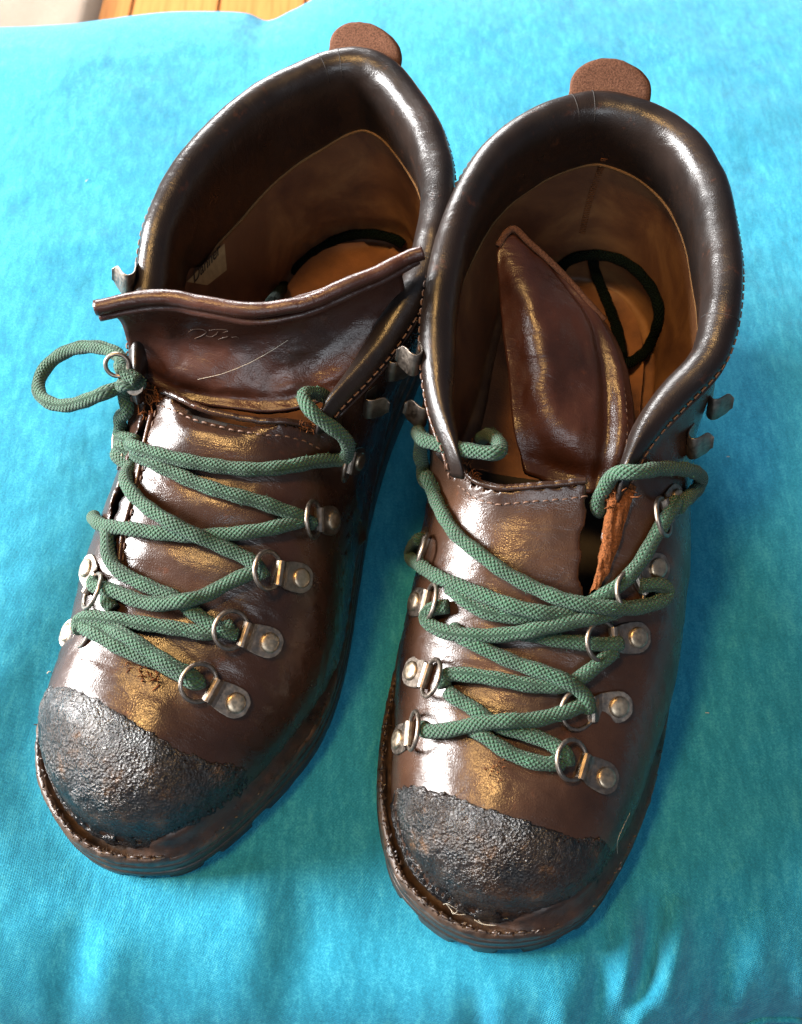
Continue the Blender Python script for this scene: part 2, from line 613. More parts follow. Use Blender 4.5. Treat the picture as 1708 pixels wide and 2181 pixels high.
def cushion_z(X, Y, feet=()):
    yb = 53.2 + 2.4 * smoothstep(-23, -14, X) + 5.5 * smoothstep(-8.6, -1.5, X) - 0.9 * np.exp(-((X + 8.9) / 1.0) ** 2)
    yf = -9.6 + 1.7 * smoothstep(6, 15, X)
    # rounded fall at the front, the back and the sides
    f = np.clip((Y - yf) / 6.5, 0, 1)
    b = np.clip((yb - Y) / 14.0, 0, 1)
    s = np.clip((44 - np.abs(X)) / 12.0, 0, 1)
    rnd = lambda t: 1 - np.sqrt(np.clip(1 - (1 - t) ** 2.2, 0, 1))
    Z = -3.6 * rnd(f) - 3.0 * rnd(b) - 4.0 * rnd(s)
    Z = np.where(Y < yf, -3.6 - (yf - Y) * 2.2, Z)
    Z = np.where(Y > yb, -3.0 - (Y - yb) * 2.5, Z)
    Z = np.where(np.abs(X) > 44, np.minimum(Z, -4 - (np.abs(X) - 44) * 2.2), Z)
    P = np.stack([X.ravel(), Y.ravel(), 0 * X.ravel()], 1)
    # the boots press a hollow into the middle; the padding swells round it
    hol = np.exp(-(((X - 0.5) / 15.0) ** 2 + ((Y - 8) / 15.0) ** 2) ** 1.6)
    Z = Z + (1.5 + 1.2 * smoothstep(-8, -24, X)) * (1 - hol) * np.clip(1 + Z / 3.0, 0, 1)
    Z = Z + 0.35 * vnoise(P, 0.10, 3, 2).reshape(X.shape) + 0.10 * vnoise(P, 0.22, 6, 2).reshape(X.shape) + 0.05 * vnoise(P, 0.7, 4, 2).reshape(X.shape)
    # puckers gathered into the front seam
    w = np.exp(-((Y - yf) / 2.6) ** 2)
    wob = X + 0.35 * np.sin(Y * 0.9)
    Z += w * (0.15 + 0.85 * smoothstep(0, 7, X)) * (0.22 * np.sin(wob * 2.1) * np.sin(wob * 0.63 + 1) + 0.12 * np.sin(wob * 4.7 + 0.7) * np.exp(-((Y - yf) / 1.2) ** 2) * 1.6)
    # two deep folds in front of the right-hand boot
    def fold(pts, depth, width, side):
        c = catmull(pts, 12)
        d = np.full(X.shape, 1e9); sg = np.zeros(X.shape); tt = np.zeros(X.shape)
        for i in range(len(c) - 1):
            a, e = c[i], c[i + 1] - c[i]
            t = np.clip(((X - a[0]) * e[0] + (Y - a[1]) * e[1]) / (e @ e), 0, 1)
            dx, dy = X - a[0] - t * e[0], Y - a[1] - t * e[1]
            q = np.hypot(dx, dy); m = q < d
            d = np.where(m, q, d); sg = np.where(m, np.sign(e[0] * dy - e[1] * dx), sg); tt = np.where(m, (i + t) / (len(c) - 1), tt)
        fade = np.sin(np.pi * np.clip(tt, 0.02, 0.98)) ** 0.6
        u = d * sg * side
        return fade * depth * (-np.exp(-(u / width) ** 2) + 0.7 * np.exp(-((u - 1.5 * width) / (1.2 * width)) ** 2))
    Z += fold([(6.5, -3.4), (7.1, -5.4), (7.3, -7.2), (7.1, -8.8)], 0.95, 0.55, 1)
    Z += fold([(9.4, -4.4), (9.2, -6.0), (8.6, -7.6), (7.4, -9.4)], 0.85, 0.50, 1)
    Z += fold([(12.3, -4.6), (12.1, -6.6), (11.6, -8.8)], 0.5, 0.6, 1)
    Z += fold([(-4.2, -2.6), (-3.6, -5.4), (-4.2, -9.0)], 0.28, 1.1, -1)
    Z += fold([(-11.5, -5.0), (-11.8, -7.0), (-12.2, -9.2)], 0.25, 0.8, 1)
    Z += fold([(2.6, -7.6), (2.9, -8.6), (3.0, -9.6)], 0.3, 0.5, 1)
    # soft hollow round each sole
    for poly in feet:
        d = sdf2(poly, X, Y)
        Z = np.where(d < 6, Z + (0.30 - Z) * np.exp(-(np.clip(d, 0, 9) / 1.6) ** 2) * np.where(Z < 0.3, 1, 0.6), Z)
        Z = np.where(d < -0.5, np.minimum(Z, -0.15), Z)
    return Z


def world_poly(poly, loc, rz):
    c, s = math.cos(rz), math.sin(rz)
    p = np.asarray(poly)
    return np.stack([loc[0] + c * p[:, 0] - s * p[:, 1], loc[1] + s * p[:, 0] + c * p[:, 1]], 1)


def build_cushion(feet):
    xs = np.concatenate([np.arange(-50, -26, 0.5), np.arange(-26, 26, 0.16), np.arange(26, 50.1, 0.5)])
    ys = np.concatenate([np.arange(-13, 30, 0.16), np.arange(30, 62, 0.4)])
    X, Y = np.meshgrid(xs, ys, indexing='ij')
    Z = np.maximum(cushion_z(X, Y, feet), FLOOR_Z + 0.05)
    o = empty('cushion', (0, 0, 0))
    tag(o, 'large turquoise cotton cushion under the two hiking boots', 'cushion')
    mesh_np('cover', np.stack([X, Y, Z], -1).reshape(-1, 3), grid_faces(*X.shape), M['fabric'], o)
    hx = np.arange(-40, 40, 0.2)
    hy = -9.75 + 1.7 * smoothstep(6, 15, hx) + 0.05 * np.sin(hx * 2.3)
    hz = cushion_z(hx[:, None], hy[:, None])[:, 0] + 0.08
    tube('piping', np.stack([hx, hy, hz], 1), 0.16, M['fabric'], o, 8)
    return o
# ------------------------------------------------------------------ the boots
H0 = 0.125          # size of the modelling lattice, cm


def tab(t, x): return np.interp(x, [a for a, b in t], [b for a, b in t])


def stab(t, x):     # the same table, smoothed
    t = np.asarray(t, float)
    c = catmull(t, 16)
    return np.interp(x, c[:, 0], c[:, 1])


def sole_lift(y, B):     # the sole thickens towards the heel, and springs a little at the toe
    return B['heel'] * smoothstep(11, 20, y) + 0.25 * np.clip((4 - y) / 4, 0, 1) ** 2


def offset_loop(P, d):
    T = norm(np.roll(P, -1, 0) - np.roll(P, 1, 0))
    N = np.stack([T[:, 1], -T[:, 0]], 1)      # outward for a counter-clockwise loop
    return P + N * np.asarray(d)[..., None] if np.ndim(d) else P + N * d


def boot_field(B):
    sole = smooth_line(resample(catmull(B['sole'], 10, True), 260, closed=True), 4, True)
    B['sole_c'] = sole
    h = H0
    xs = np.arange(-7.6, 7.7, h); ys = np.arange(-0.6, 33.2, h); zs = np.arange(1.2, 17.2, h)
    X2, Y2 = np.meshgrid(xs, ys, indexing='ij')
    d0 = sdf2(sole, X2, Y2)
    mg = tab([(-8, B['margin'][0]), (0, (B['margin'][0] + B['margin'][1]) / 2), (8, B['margin'][1])], X2)
    mg = mg + 0.15 * smoothstep(4, 0, Y2)
    mg = mg * (1 - 0.75 * smoothstep(6.5, 10.5, Y2) * smoothstep(24, 18, Y2))
    dup = d0 + mg                                  # upper outline
    hc = stab(B['ridge'], Y2)
    R = stab([(-1, 3.3), (0, 3.4), (4, 4.0), (8, 4.9), (12, 4.9), (20, 4.6), (32, 4.4)], Y2)
    p = tab([(0, 2.5), (5, 2.5), (9, 2.9), (14, 3.0)], Y2)
    q = tab([(0, 2.1), (5, 2.1), (9, 2.3), (14, 2.2)], Y2)
    z0 = 2.2 + sole_lift(Y2, B)
    t = np.clip(-dup / R, 0, 1)
    S = np.clip(1 - (1 - t) ** p, 0, 1) ** (1 / q)
    Hh = z0 + (hc - z0) * S
    P2 = np.stack([X2.ravel(), Y2.ravel(), 0 * X2.ravel()], 1)
    top = smoothstep(0.15, 0.6, t)
    Hh += top * (0.10 * vnoise(P2, 0.55, B['seed'], 2).reshape(X2.shape))
    for (bx, by, sx, sy, amp) in B['bumps']:
        Hh += amp * np.exp(-((X2 - bx) / sx) ** 2 - ((Y2 - by) / sy) ** 2)
    # flex creases across the ball
    cr = np.exp(-((Y2 - B['crease']) / 1.7) ** 2) * smoothstep(0.12, 0.5, t)
    Hh += cr * 0.016 * np.sin((Y2 + 0.25 * np.sin(X2 * 1.7) + 0.12 * X2) * 6.5)
    Hh = np.where(dup > 0, z0 - 1.5 * dup, Hh)
    gx, gy = np.gradient(Hh, h)
    gs = np.sqrt(1 + np.clip(gx ** 2 + gy ** 2, 0, 7))
    B['H'] = (xs, ys, Hh)
    Z = zs[None, None, :]
    f1 = (Z - Hh[..., None]) / gs[..., None]
    f1 = np.maximum(f1, dup[..., None])
    # shaft: sections lofted from the heel seat up to the rim
    rim = np.asarray(B['rim'], float)
    rimc = catmull(rim, 8)
    back = catmull(np.concatenate([rimc[-1:, :2], B['rim_front'], rimc[:1, :2]]), 8)
    rim_poly = np.concatenate([rimc[:, :2], back[1:-1]])
    B['rim_c'] = rimc
    dr = sdf2(rim_poly, X2, Y2)
    da = np.maximum(dup, B['shaft_y'] - Y2)
    sz = smoothstep(3.0, 12.5, zs)[None, None, :]
    f2 = da[..., None] * (1 - sz) + dr[..., None] * sz
    f2 = f2 - 0.22 * np.sin(np.pi * np.clip((zs - 3) / 9.5, 0, 1))[None, None, :] * smoothstep(17, 27, Y2)[..., None]
    k = 1.3
    ybel = B['bellows'](X2)
    f2o = np.maximum(f2, (ybel + 0.25 - Y2)[..., None])
    hh = np.clip(0.5 + 0.5 * (f2o - f1) / k, 0, 1)
    outer = f2o * (1 - hh) + f1 * hh - k * hh * (1 - hh)
    # the cut along the rim
    zr = stab(B['rimz'], Y2)
    zrm = zr + 0.0
    cut = (Z - zrm[..., None] + 0.15) * 0.9
    cin = np.minimum(f1 + 0.28, np.maximum(f2 + 0.5, (ybel - Y2)[..., None]))
    zin = 3.2 + sole_lift(Y2, B)
    cin = np.maximum(cin, (zin[..., None] - Z))
    fl = np.maximum(outer, 2.0 + sole_lift(Y2, B)[..., None] - Z)
    fl = np.maximum(fl, cut)
    full = np.maximum(fl, -cin)
    for (px, py, qx, qy, w) in B['slots']:
        e = np.array([qx - px, qy - py]); L = np.linalg.norm(e); e /= L
        a = (X2 - px) * e[0] + (Y2 - py) * e[1]
        b = np.abs((X2 - px) * -e[1] + (Y2 - py) * e[0] + 0.07 * np.sin(a * 5) + 0.04 * np.sin(a * 13)) - w * np.clip(a / 1.2, 0.15, 1)
        sl = np.maximum(b, np.maximum(-a, a - L))
        sl3 = np.maximum(sl[..., None], 6.8 - Z)
        full = np.maximum(full, -sl3)
    B['outer'] = outer
    B['lat'] = (xs, ys, zs)
    return full


def sample(B, F, P):
    xs, ys, zs = B['lat']; h = H0
    q = (P - np.array([xs[0], ys[0], zs[0]])) / h
    i = np.clip(np.floor(q).astype(int), 0, np.array(F.shape) - 2); f = np.clip(q - i, 0, 1)
    o = 0
    for dx in (0, 1):
        for dy in (0, 1):
            for dz in (0, 1):
                w = (f[:, 0] if dx else 1 - f[:, 0]) * (f[:, 1] if dy else 1 - f[:, 1]) * (f[:, 2] if dz else 1 - f[:, 2])
                o = o + w * F[i[:, 0] + dx, i[:, 1] + dy, i[:, 2] + dz]
    return o


def height(B, P):
    """height of the vamp surface under points P (boot frame, cm)"""
    xs, ys, zs = B['lat']
    o = np.stack([sample(B, B['outer'], np.stack([P[:, 0], P[:, 1], 0 * P[:, 0] + z], 1)) for z in np.arange(4, 13.5, 0.05)])
    return 13.45 - 0.05 * np.argmax((o < 0)[::-1], 0)


def rim_sweep(B, sections, step=0.22):
    """sweep a cross-section (outward, up) along the rim; returns nu x nv x 3"""
    ext = B['rim_ext']
    C = smooth_line(resample(catmull(np.concatenate([[ext[0]], np.asarray(B['rim'], float), [ext[1]]]), 8), step=step), 3)
    T = norm(np.gradient(C, axis=0))
    O = norm(np.stack([T[:, 1], -T[:, 0], 0 * T[:, 0]], 1)) * B['rim_sign']
    T2 = norm(T)
    Up = norm(np.cross(O, T2)); Up = np.where(Up[:, 2:] < 0, -Up, Up)
    n = len(C)
    s = np.linspace(0, 1, n)
    sec = sections(s)                 # n x nv x 2
    G = C[:, None] + sec[..., :1] * O[:, None] + sec[..., 1:] * Up[:, None]
    return C, O, Up, G


def make_boot(B):
    root = empty('hiking_boot', (B['loc'][0], B['loc'][1], 0.0), B['rz'])
    tag(root, B['label'], 'boot', 'pair of hiking boots on the cushion')
    F = boot_field(B)
    xs, ys, zs = B['lat']
    org = (xs[0], ys[0], zs[0])
    V, Q = surface_nets(F, org, H0)
    V = laplace(V, Q, 3, 0.5)
    cen = V[Q].mean(1)
    inner = sample(B, B['outer'], cen) < -0.16
    Vo, Qo = compact(V, Q[~inner])
    N = vnormals(Vo, Qo)
    Vo = Vo + N * (0.016 * vnoise(Vo, 2.2, B['seed'] + 1, 3))[:, None]
    wz = np.exp(-((Vo[:, 1] - B['crease']) / 2.0) ** 2) + 0.5 * np.exp(-((Vo[:, 1] - 10.5) / 2.5) ** 2) * (np.abs(Vo[:, 0]) > 2.2)
    wz *= smoothstep(3.4, 4.6, Vo[:, 2])
    q = np.stack([Vo[:, 0] * 0.55 + 0.25 * Vo[:, 1], Vo[:, 1] * 2.6 + Vo[:, 0] * 0.5, Vo[:, 2] * 0.8], 1)
    Vo = Vo + N * (0.055 * wz * vnoise(q, 1.3, B['seed'] + 4, 3))[:, None]
    upper = mesh_np('upper', Vo, Qo, B['m_upper'], root)
    B['upper'] = upper
    Vi, Qi = compact(V, Q[inner])
    front = cen[inner][:, 1] + 0.9 * np.maximum(0, cen[inner][:, 2] - 8) < 17.2
    Vi, Qi = compact(V, Q[inner][~front])
    mesh_np('lining', Vi, Qi, M['lining'], root)
    Vi, Qi = compact(V, Q[inner][front])
    mesh_np('shaded_lining', Vi, Qi, M['shaded_lining'], root)  # front of the lining, its shade put into the colour

    # toe cap: a thick tarred coat over the toe
    X2, Y2 = np.meshgrid(xs, ys, indexing='ij')
    yc = stab(B['cap'], X2) + 0.03 * np.sin(X2 * 5) + 0.02 * np.sin(X2 * 17)
    kx = ys < 8.5
    o = B['outer'][:, kx, :]
    Z = zs[None, None, :]
    thick = 0.04 + 0.11 * smoothstep(0.0, 0.9, (yc - Y2))[:, kx][..., None]
    cap = np.maximum(np.maximum(o - thick, -(o + 0.12)), (Y2 - yc)[:, kx][..., None])
    cap = np.maximum(cap, 2.3 + sole_lift(Y2, B)[:, kx][..., None] - Z)
    Vc, Qc = surface_nets(cap, org, H0)
    Vc = laplace(Vc, Qc, 2, 0.5)
    N = vnormals(Vc, Qc)
    Vc = Vc + N * (0.02 * vnoise(Vc, 1.6, 11, 2) + 0.022 * vnoise(Vc, 6.5, 12, 2))[:, None]
    mesh_np('toe_cap', Vc, Qc, M['toecap'], root)

    # sole, built as lofted loops
    loop = B['sole_c'] if _ccw(B['sole_c']) else B['sole_c'][::-1]
    loop = resample(loop, 520, closed=True)
    s = np.concatenate([[0], np.cumsum(np.linalg.norm(np.diff(loop, axis=0), axis=1))])
    lug = smoothstep(-0.2, 0.25, np.sin(s * 2 * np.pi / 2.3) - 0.45 + 0.2 * np.sin(s * 1.3)) * smoothstep(6, 2.5, loop[:, 1]) * np.where(loop[:, 0] > 0, 1, 0.8)
    nz3 = np.stack([loop[:, 0], loop[:, 1], 0 * s], 1)

    def loft(name, prof, mat, wob=0.0, close=True):
        rows = []
        for k, (d, z, lg) in enumerate(prof):
            dd = d - lg * lug + wob * vnoise(nz3 + [0, 0, k * 0.9], 2.5, 20 + k, 3)
            P = offset_loop(loop, dd)
            zz = z * (1 + sole_lift(P[:, 1], B) / 2.3)
            zz = zz + wob * 0.8 * vnoise(nz3 + [5, 0, k * 0.7], 2.8, 40 + k, 3)
            rows.append(np.stack([P[:, 0], P[:, 1], zz], 1))
        G = np.array(rows)
        nu, nv = G.shape[:2]
        Fc = [tuple(f) for f in grid_faces(nu, nv, False, True)]
        if close:
            Fc.append(tuple(range(nv))[::-1]); Fc.append(tuple(range((nu - 1) * nv, nu * nv)))
        return mesh_np(name, G.reshape(-1, 3), Fc, mat, root)
    loft('outsole', [(-0.35, 0.0, 0.1), (-0.1, 0.02, 0.2), (-0.02, 0.12, 0.2), (-0.02, 0.62, 0.2), (0.0, 0.80, 0.02), (0.0, 1.02, 0), (-0.05, 1.10, 0), (-0.3, 1.12, 0)], M['sole'], 0.012)
    loft('midsole', [(-0.3, 1.13, 0), (-0.10, 1.14, 0), (-0.03, 1.20, 0), (-0.02, 1.62, 0), (-0.07, 1.70, 0), (-0.3, 1.72, 0)], M['sole'], 0.012)
    loft('welt', [(-0.3, 1.74, 0), (-0.10, 1.74, 0), (-0.04, 1.80, 0), (-0.05, 2.02, 0), (-0.10, 2.16, 0), (-0.18, 2.24, 0), (-0.27, 2.24, 0), (-0.34, 2.10, 0), (-0.40, 1.9, 0), (-0.62, 1.86, 0), (-0.9, 1.86, 0), (-1.3, 1.9, 0)], M['welt'], 0.085)
    # sealed rand that fills the feather line on the outer side of the toe
    k = np.arange(len(loop))
    c0 = int(np.argmin(loop[:, 1] + np.abs(loop[:, 0] + 0.2) * 0.2))
    L2 = np.roll(loop, -c0, 0)
    n_r = int(np.argmax(L2[:, 1] > 13.5))
    L2 = np.concatenate([L2[:n_r]])
    s2 = np.linspace(0, 1, n_r)
    N2 = offset_loop(loop, 1.0) - loop
    N2 = np.roll(N2, -c0, 0)[:n_r]
    w2 = smoothstep(0, 0.14, s2)
    rows = []
    pr = [(-0.06, 2.02), (-0.14, 2.26), (-0.27, 2.44), (-0.40, 2.66), (-0.50, 2.95), (-0.60, 3.25), (-0.95, 3.3)]
    for q, (d, z) in enumerate(pr):
        z1 = 1.9 + (z - 1.9) * (0.25 + 0.75 * w2)
        nz = vnoise(np.stack([L2[:, 0], L2[:, 1], 0 * s2 + q * 0.6], 1), 1.9, 70 + q, 3)
        P = L2 + N2 * (d + 0.04 * nz)[:, None]
        rows.append(np.stack([P[:, 0], P[:, 1], z1 * (1 + sole_lift(P[:, 1], B) / 2.3) + 0.03 * nz], 1))
    mesh_np('rand', np.array(rows).reshape(-1, 3), grid_faces(len(pr), n_r), M['rand'], root)
    # waxed seam that runs in the feather line
    P = offset_loop(loop, -0.22)
    sel = P[:, 1] < 14
    k0 = np.argmax(~sel)
    P = np.roll(P, -k0, 0); sel = np.roll(sel, -k0)
    P = P[sel]
    P3 = np.stack([P[:, 0], P[:, 1], 2.2 * (1 + sole_lift(P[:, 1], B) / 2.3) + 0.05], 1)
    stitches('welt_stitching', P3, 0.3, 0.16, 0.05, M['rand'], root)

    # fluff raised along the cut edge of the welt
    fl = P3[(P3[:, 1] < 9)]
    parts = []
    for i in RNG.integers(0, len(fl), 420):
        o_ = fl[i] + RNG.normal(size=3) * [0.05, 0.05, 0.0]
        d = norm(RNG.normal(size=3) * [1, 1, 0.5] + [0, 0, 0.7]) * RNG.uniform(0.05, 0.17)
        w = RNG.uniform(0.015, 0.04)
        e_ = norm(np.cross(d, [0.3, 0.2, 1.0])) * w
        parts.append((np.array([o_ - e_, o_ + e_, o_ + d + e_ * .5, o_ + d - e_ * .5]), [(0, 1, 2, 3)]))
    Vq, Fq, _ = join(parts)
    tag(mesh_np('welt_fibres', Vq, Fq, M['welt'], root), kind='stuff')

    # insole
    ins = offset_loop(loop, -1.25)
    zi = 3.35 + sole_lift(ins[:, 1], B)
    cy = np.linspace(ins[:, 1].min() + .1, ins[:, 1].max() - .1, 60)
    rows = []
    for y in cy:
        xi = []
        for a, b in zip(ins, np.roll(ins, -1, 0)):
            if (a[1] > y) != (b[1] > y): xi.append(a[0] + (y - a[1]) * (b[0] - a[0]) / (b[1] - a[1]))
        xa, xb = min(xi), max(xi)
        u = np.linspace(xa, xb, 18)
        e = np.abs((u - (xa + xb) / 2) / ((xb - xa) / 2 + 1e-6))
        rows.append(np.stack([u, 0 * u + y, 3.35 + sole_lift(np.array([y]), B)[0] + 0.25 * e ** 4], 1))
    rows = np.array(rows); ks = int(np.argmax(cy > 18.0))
    mesh_np('insole', rows[ks:].reshape(-1, 3), grid_faces(60 - ks, 18), M['insole'], root)
    mesh_np('shaded_insole', rows[:ks + 1].reshape(-1, 3), grid_faces(ks + 1, 18), M['shaded_lining'], root)  # front of the insole, coloured near-black as shade

    # padded collar rolled over the rim
    dep = B['pad_depth']
    base = np.array([(0.02, -0.75), (0.10, -0.62), (0.16, -0.35), (0.12, -0.08), (-0.06, 0.16), (-0.36, 0.28), (-0.70, 0.22), (-0.98, 0.0),
                     (-1.14, -0.36), (-1.18, -0.8), (-1.12, -1.4), (-1.0, -2.0), (-0.9, -2.6), (-0.82, -3.1), (-0.66, -3.2)])
    base = catmull(base, 3)

    def sections(s):
        w = smoothstep(0, 0.13, s) * smoothstep(1, 0.87, s)
        thick = 0.30 + 0.70 * w
        S = np.repeat(base[None], len(s), 0).copy()
        S[..., 0] = np.where(S[..., 0] < 0, S[..., 0] * thick[:, None], S[..., 0])
        dep_s = np.interp(s, [0, 0.12, 0.3, 0.5, 0.7, 1], dep)
        dd = 0.75 + (dep_s - 0.75) * (0.35 + 0.65 * w)
        S[..., 1] = np.where(S[..., 1] < -0.3, -0.3 + (S[..., 1] + 0.3) * np.where(S[..., 0] < -0.3, dd[:, None] / 3.2, 1), S[..., 1])
        return S
    C, O, Up, G = rim_sweep(B, sections)
    nu, nv = G.shape[:2]
    Vv = G.reshape(-1, 3)
    Qc = grid_faces(nu, nv)
    n = vnormals(Vv, Qc)
    Vv = Vv + n * (0.045 * vnoise(Vv, 0.8, 31, 2) + 0.016 * vnoise(Vv, 2.8, 32, 3))[:, None]
    Fc = [tuple(f) for f in Qc] + [tuple(range(nv))[::-1], tuple(range((nu - 1) * nv, nu * nv))]
    col = mesh_np('padded_collar', Vv, Fc, M['collar'], root)
    B['collar'] = col
    # stitched seam line under the roll
    off = C + O * 0.19 + Up * -0.30
    stitches('collar_stitching', off, 0.24, 0.12, 0.038, M['thread'], root, O)
    edge = C + O * 0.10 + Up * -0.72
    tube('collar_seam', edge, 0.07, B['m_upper'], root, 8)
    # seams across the roll at the heel
    for sm in (0.455, 0.475, 0.80):
        i = int(sm * nu)
        tube('collar_panel_seam', Vv.reshape(nu, nv, 3)[i, 3:26] + 0.0, 0.018, M['shaded_lining'], root, 6)
    # lower binding of the pad
    low = G[:, -3] * 0.6 + G[:, -2] * 0.4
    tube('pad_edge', low, 0.10, M['lining_edge'], root, 6)

    # heel pull tab
    tb = B['tab']
    c0 = np.array(tb['c'], float)
    ex = norm(np.array(tb['x'], float)); ez = norm(np.array(tb['z'], float)); en = np.cross(ex, ez)
    a = np.linspace(0, np.pi, 28)
    outl = np.stack([np.cos(a) * tb['w'] * (1 + 0.04 * np.sin(3 * a)), np.sin(a) ** 0.95 * tb['h']], 1)
    outl = np.concatenate([[(tb['w'] * 1.02, -1.6)], outl, [(-tb['w'] * 1.02, -1.6)]])
    outl = resample(outl, 64)
    th = 0.17
    ring = []
    for d, sc_ in ((-th, 0.80), (-th, 0.94), (-th * 0.6, 1.0), (th * 0.6, 1.0), (th, 0.94), (th, 0.80)):
        bend = -0.10 * (outl[:, 1] / tb['h']) ** 2
        q = outl.copy(); q[:, 0] *= sc_; q[:, 1] = np.where(q[:, 1] > 0, q[:, 1] * sc_, q[:, 1])
        curve = -0.05 * (q[:, 0] / tb['w']) ** 2
        ring.append(c0 + q[:, :1] * ex + q[:, 1:] * ez + (d + bend + curve)[:, None] * en)
    G2 = np.array(ring); nu, nv = G2.shape[:2]
    G2 = G2 + 0.035 * vnoise(G2.reshape(-1, 3), 2.6, B['seed'] + 9, 3).reshape(nu, nv, 1) * np.array([1, 1, 1.0])
    Fc = [tuple(f) for f in grid_faces(nu, nv, False, True)]
    # fill both faces as strips
    for r_ in (0, nu - 1):
        for i in range(nv // 2 - 1):
            f = (r_ * nv + i, r_ * nv + i + 1, r_ * nv + nv - 2 - i, r_ * nv + nv - 1 - i)
            Fc.append(f if r_ else f[::-1])
    mesh_np('pull_tab', G2.reshape(-1, 3), Fc, M['suede'], root)

    # tongue
    tg = B['tongue']
    C3 = patch(tg['rows'], 56, 56)
    V3 = C3.reshape(-1, 3)
    Q3 = grid_faces(56, 56)
    n = vnormals(V3, Q3)
    V3 = V3 + n * (0.14 * vnoise(V3 * [1, 1, 0.45], 0.8, 51, 4) + 0.02 * vnoise(V3 * [1.0, 1, 2.2], 2.4, 52, 3))[:, None]
    U, W = np.meshgrid(np.linspace(0, 1, 56), np.linspace(0, 1, 56), indexing='ij')   # across, up
    for (u0, w0, su, sw, am) in tg.get('folds', ()):
        V3 = V3 + n * (am * np.exp(-((U - u0) / su) ** 2 - ((W - w0) / sw) ** 2)).reshape(-1, 1)
    t_o = mesh_np('tongue', V3, Q3, M['tongue'], root)
    md = t_o.modifiers.new('thickness', 'SOLIDIFY'); md.thickness = 0.32 * SC; md.offset = tg.get('off', 1)
    B['tongue_o'] = t_o
    V3 = V3.reshape(56, 56, 3)
    for e in tg['edges']:
        pts, r_, m_ = e
        cl = catmull(pts, 12)
        cl = cl + 0.05 * np.stack([vnoise(cl, 0.9, 60 + k, 2) for k in range(3)], 1)
        tube('tongue_binding', cl, r_ * (1 + 0.22 * vnoise(cl, 0.8, 66, 3)), M[m_], root, 12)
    if 'seam' in tg:
        stitches('tongue_stitching', catmull(tg['seam'], 14), 0.2, 0.1, 0.028, M['thread'], root)
    # hem along the edge of the lacing flap
    hx = np.linspace(*B['hem_x'], 60)
    hem = smooth_line(np.stack([hx, B['bellows'](hx) + 0.02, 0 * hx], 1), 6)
    hem[:, 2] = height(B, hem) - 0.10
    tube('flap_hem', hem, 0.13, B['m_upper'], root, 10)
    st = hem.copy(); st[:, 1] -= 0.42
    st[:, 2] = height(B, st) + 0.02
    stitches('flap_stitching', st, 0.22, 0.13, 0.035, M['thread'], root)
    return root


def _ccw(P):
    x, y = P[:, 0], P[:, 1]
    return np.sum(x * np.roll(y, -1) - np.roll(x, -1) * y) > 0
# ------------------------------------------------------------------ metal fittings


def frame_of(o, t, n):
    n = norm(np.asarray(n, float)); t = np.asarray(t, float)
    t = norm(t - n * (t @ n)); b = np.cross(n, t)
    return lambda P: np.asarray(o)[None] + np.asarray(P)[:, :1] * t + np.asarray(P)[:, 1:2] * b + np.asarray(P)[:, 2:3] * n


def strap_data(prof, width, thick):
    """sheet-metal strip: centre line prof (t, n), per-point half widths"""
    P = np.asarray(prof, float); n = len(P)
    T = norm(np.gradient(P, axis=0)); N = np.stack([-T[:, 1], T[:, 0]], 1)
    w = np.broadcast_to(np.asarray(width, float), (n,))
    rows = []
    for sgn, off in ((-1, 0.5), (1, 0.5), (1, -0.5), (-1, -0.5)):
        q = P + N * thick * off
        for ins in (0,):
            rows.append(np.stack([q[:, 0], sgn * w, q[:, 1]], 1))
    V = np.stack(rows, 1).reshape(-1, 3)
    F = [tuple(f) for f in grid_faces(n, 4, False, True)]
    F += [(3, 2, 1, 0), tuple((n - 1) * 4 + k for k in range(4))]
    return V, F


def dome_data(r, h, k=20):
    prof = [(r * 1.0, -0.02), (r, h * 0.45), (r * 0.93, h * 0.7), (r * 0.75, h * 0.92), (r * 0.4, h), ]
    V = [(a * math.cos(x), a * math.sin(x), z) for a, z in prof for x in np.linspace(0, 2 * np.pi, k, endpoint=False)]
    F = [tuple(f) for f in grid_faces(len(prof), k, False, True)]
    F = [f[::-1] for f in F]
    V.append((0, 0, h * 1.0)); c = len(V) - 1
    o = (len(prof) - 1) * k
    F += [(o + i, o + (i + 1) % k, c) for i in range(k)]
    return np.array(V), F


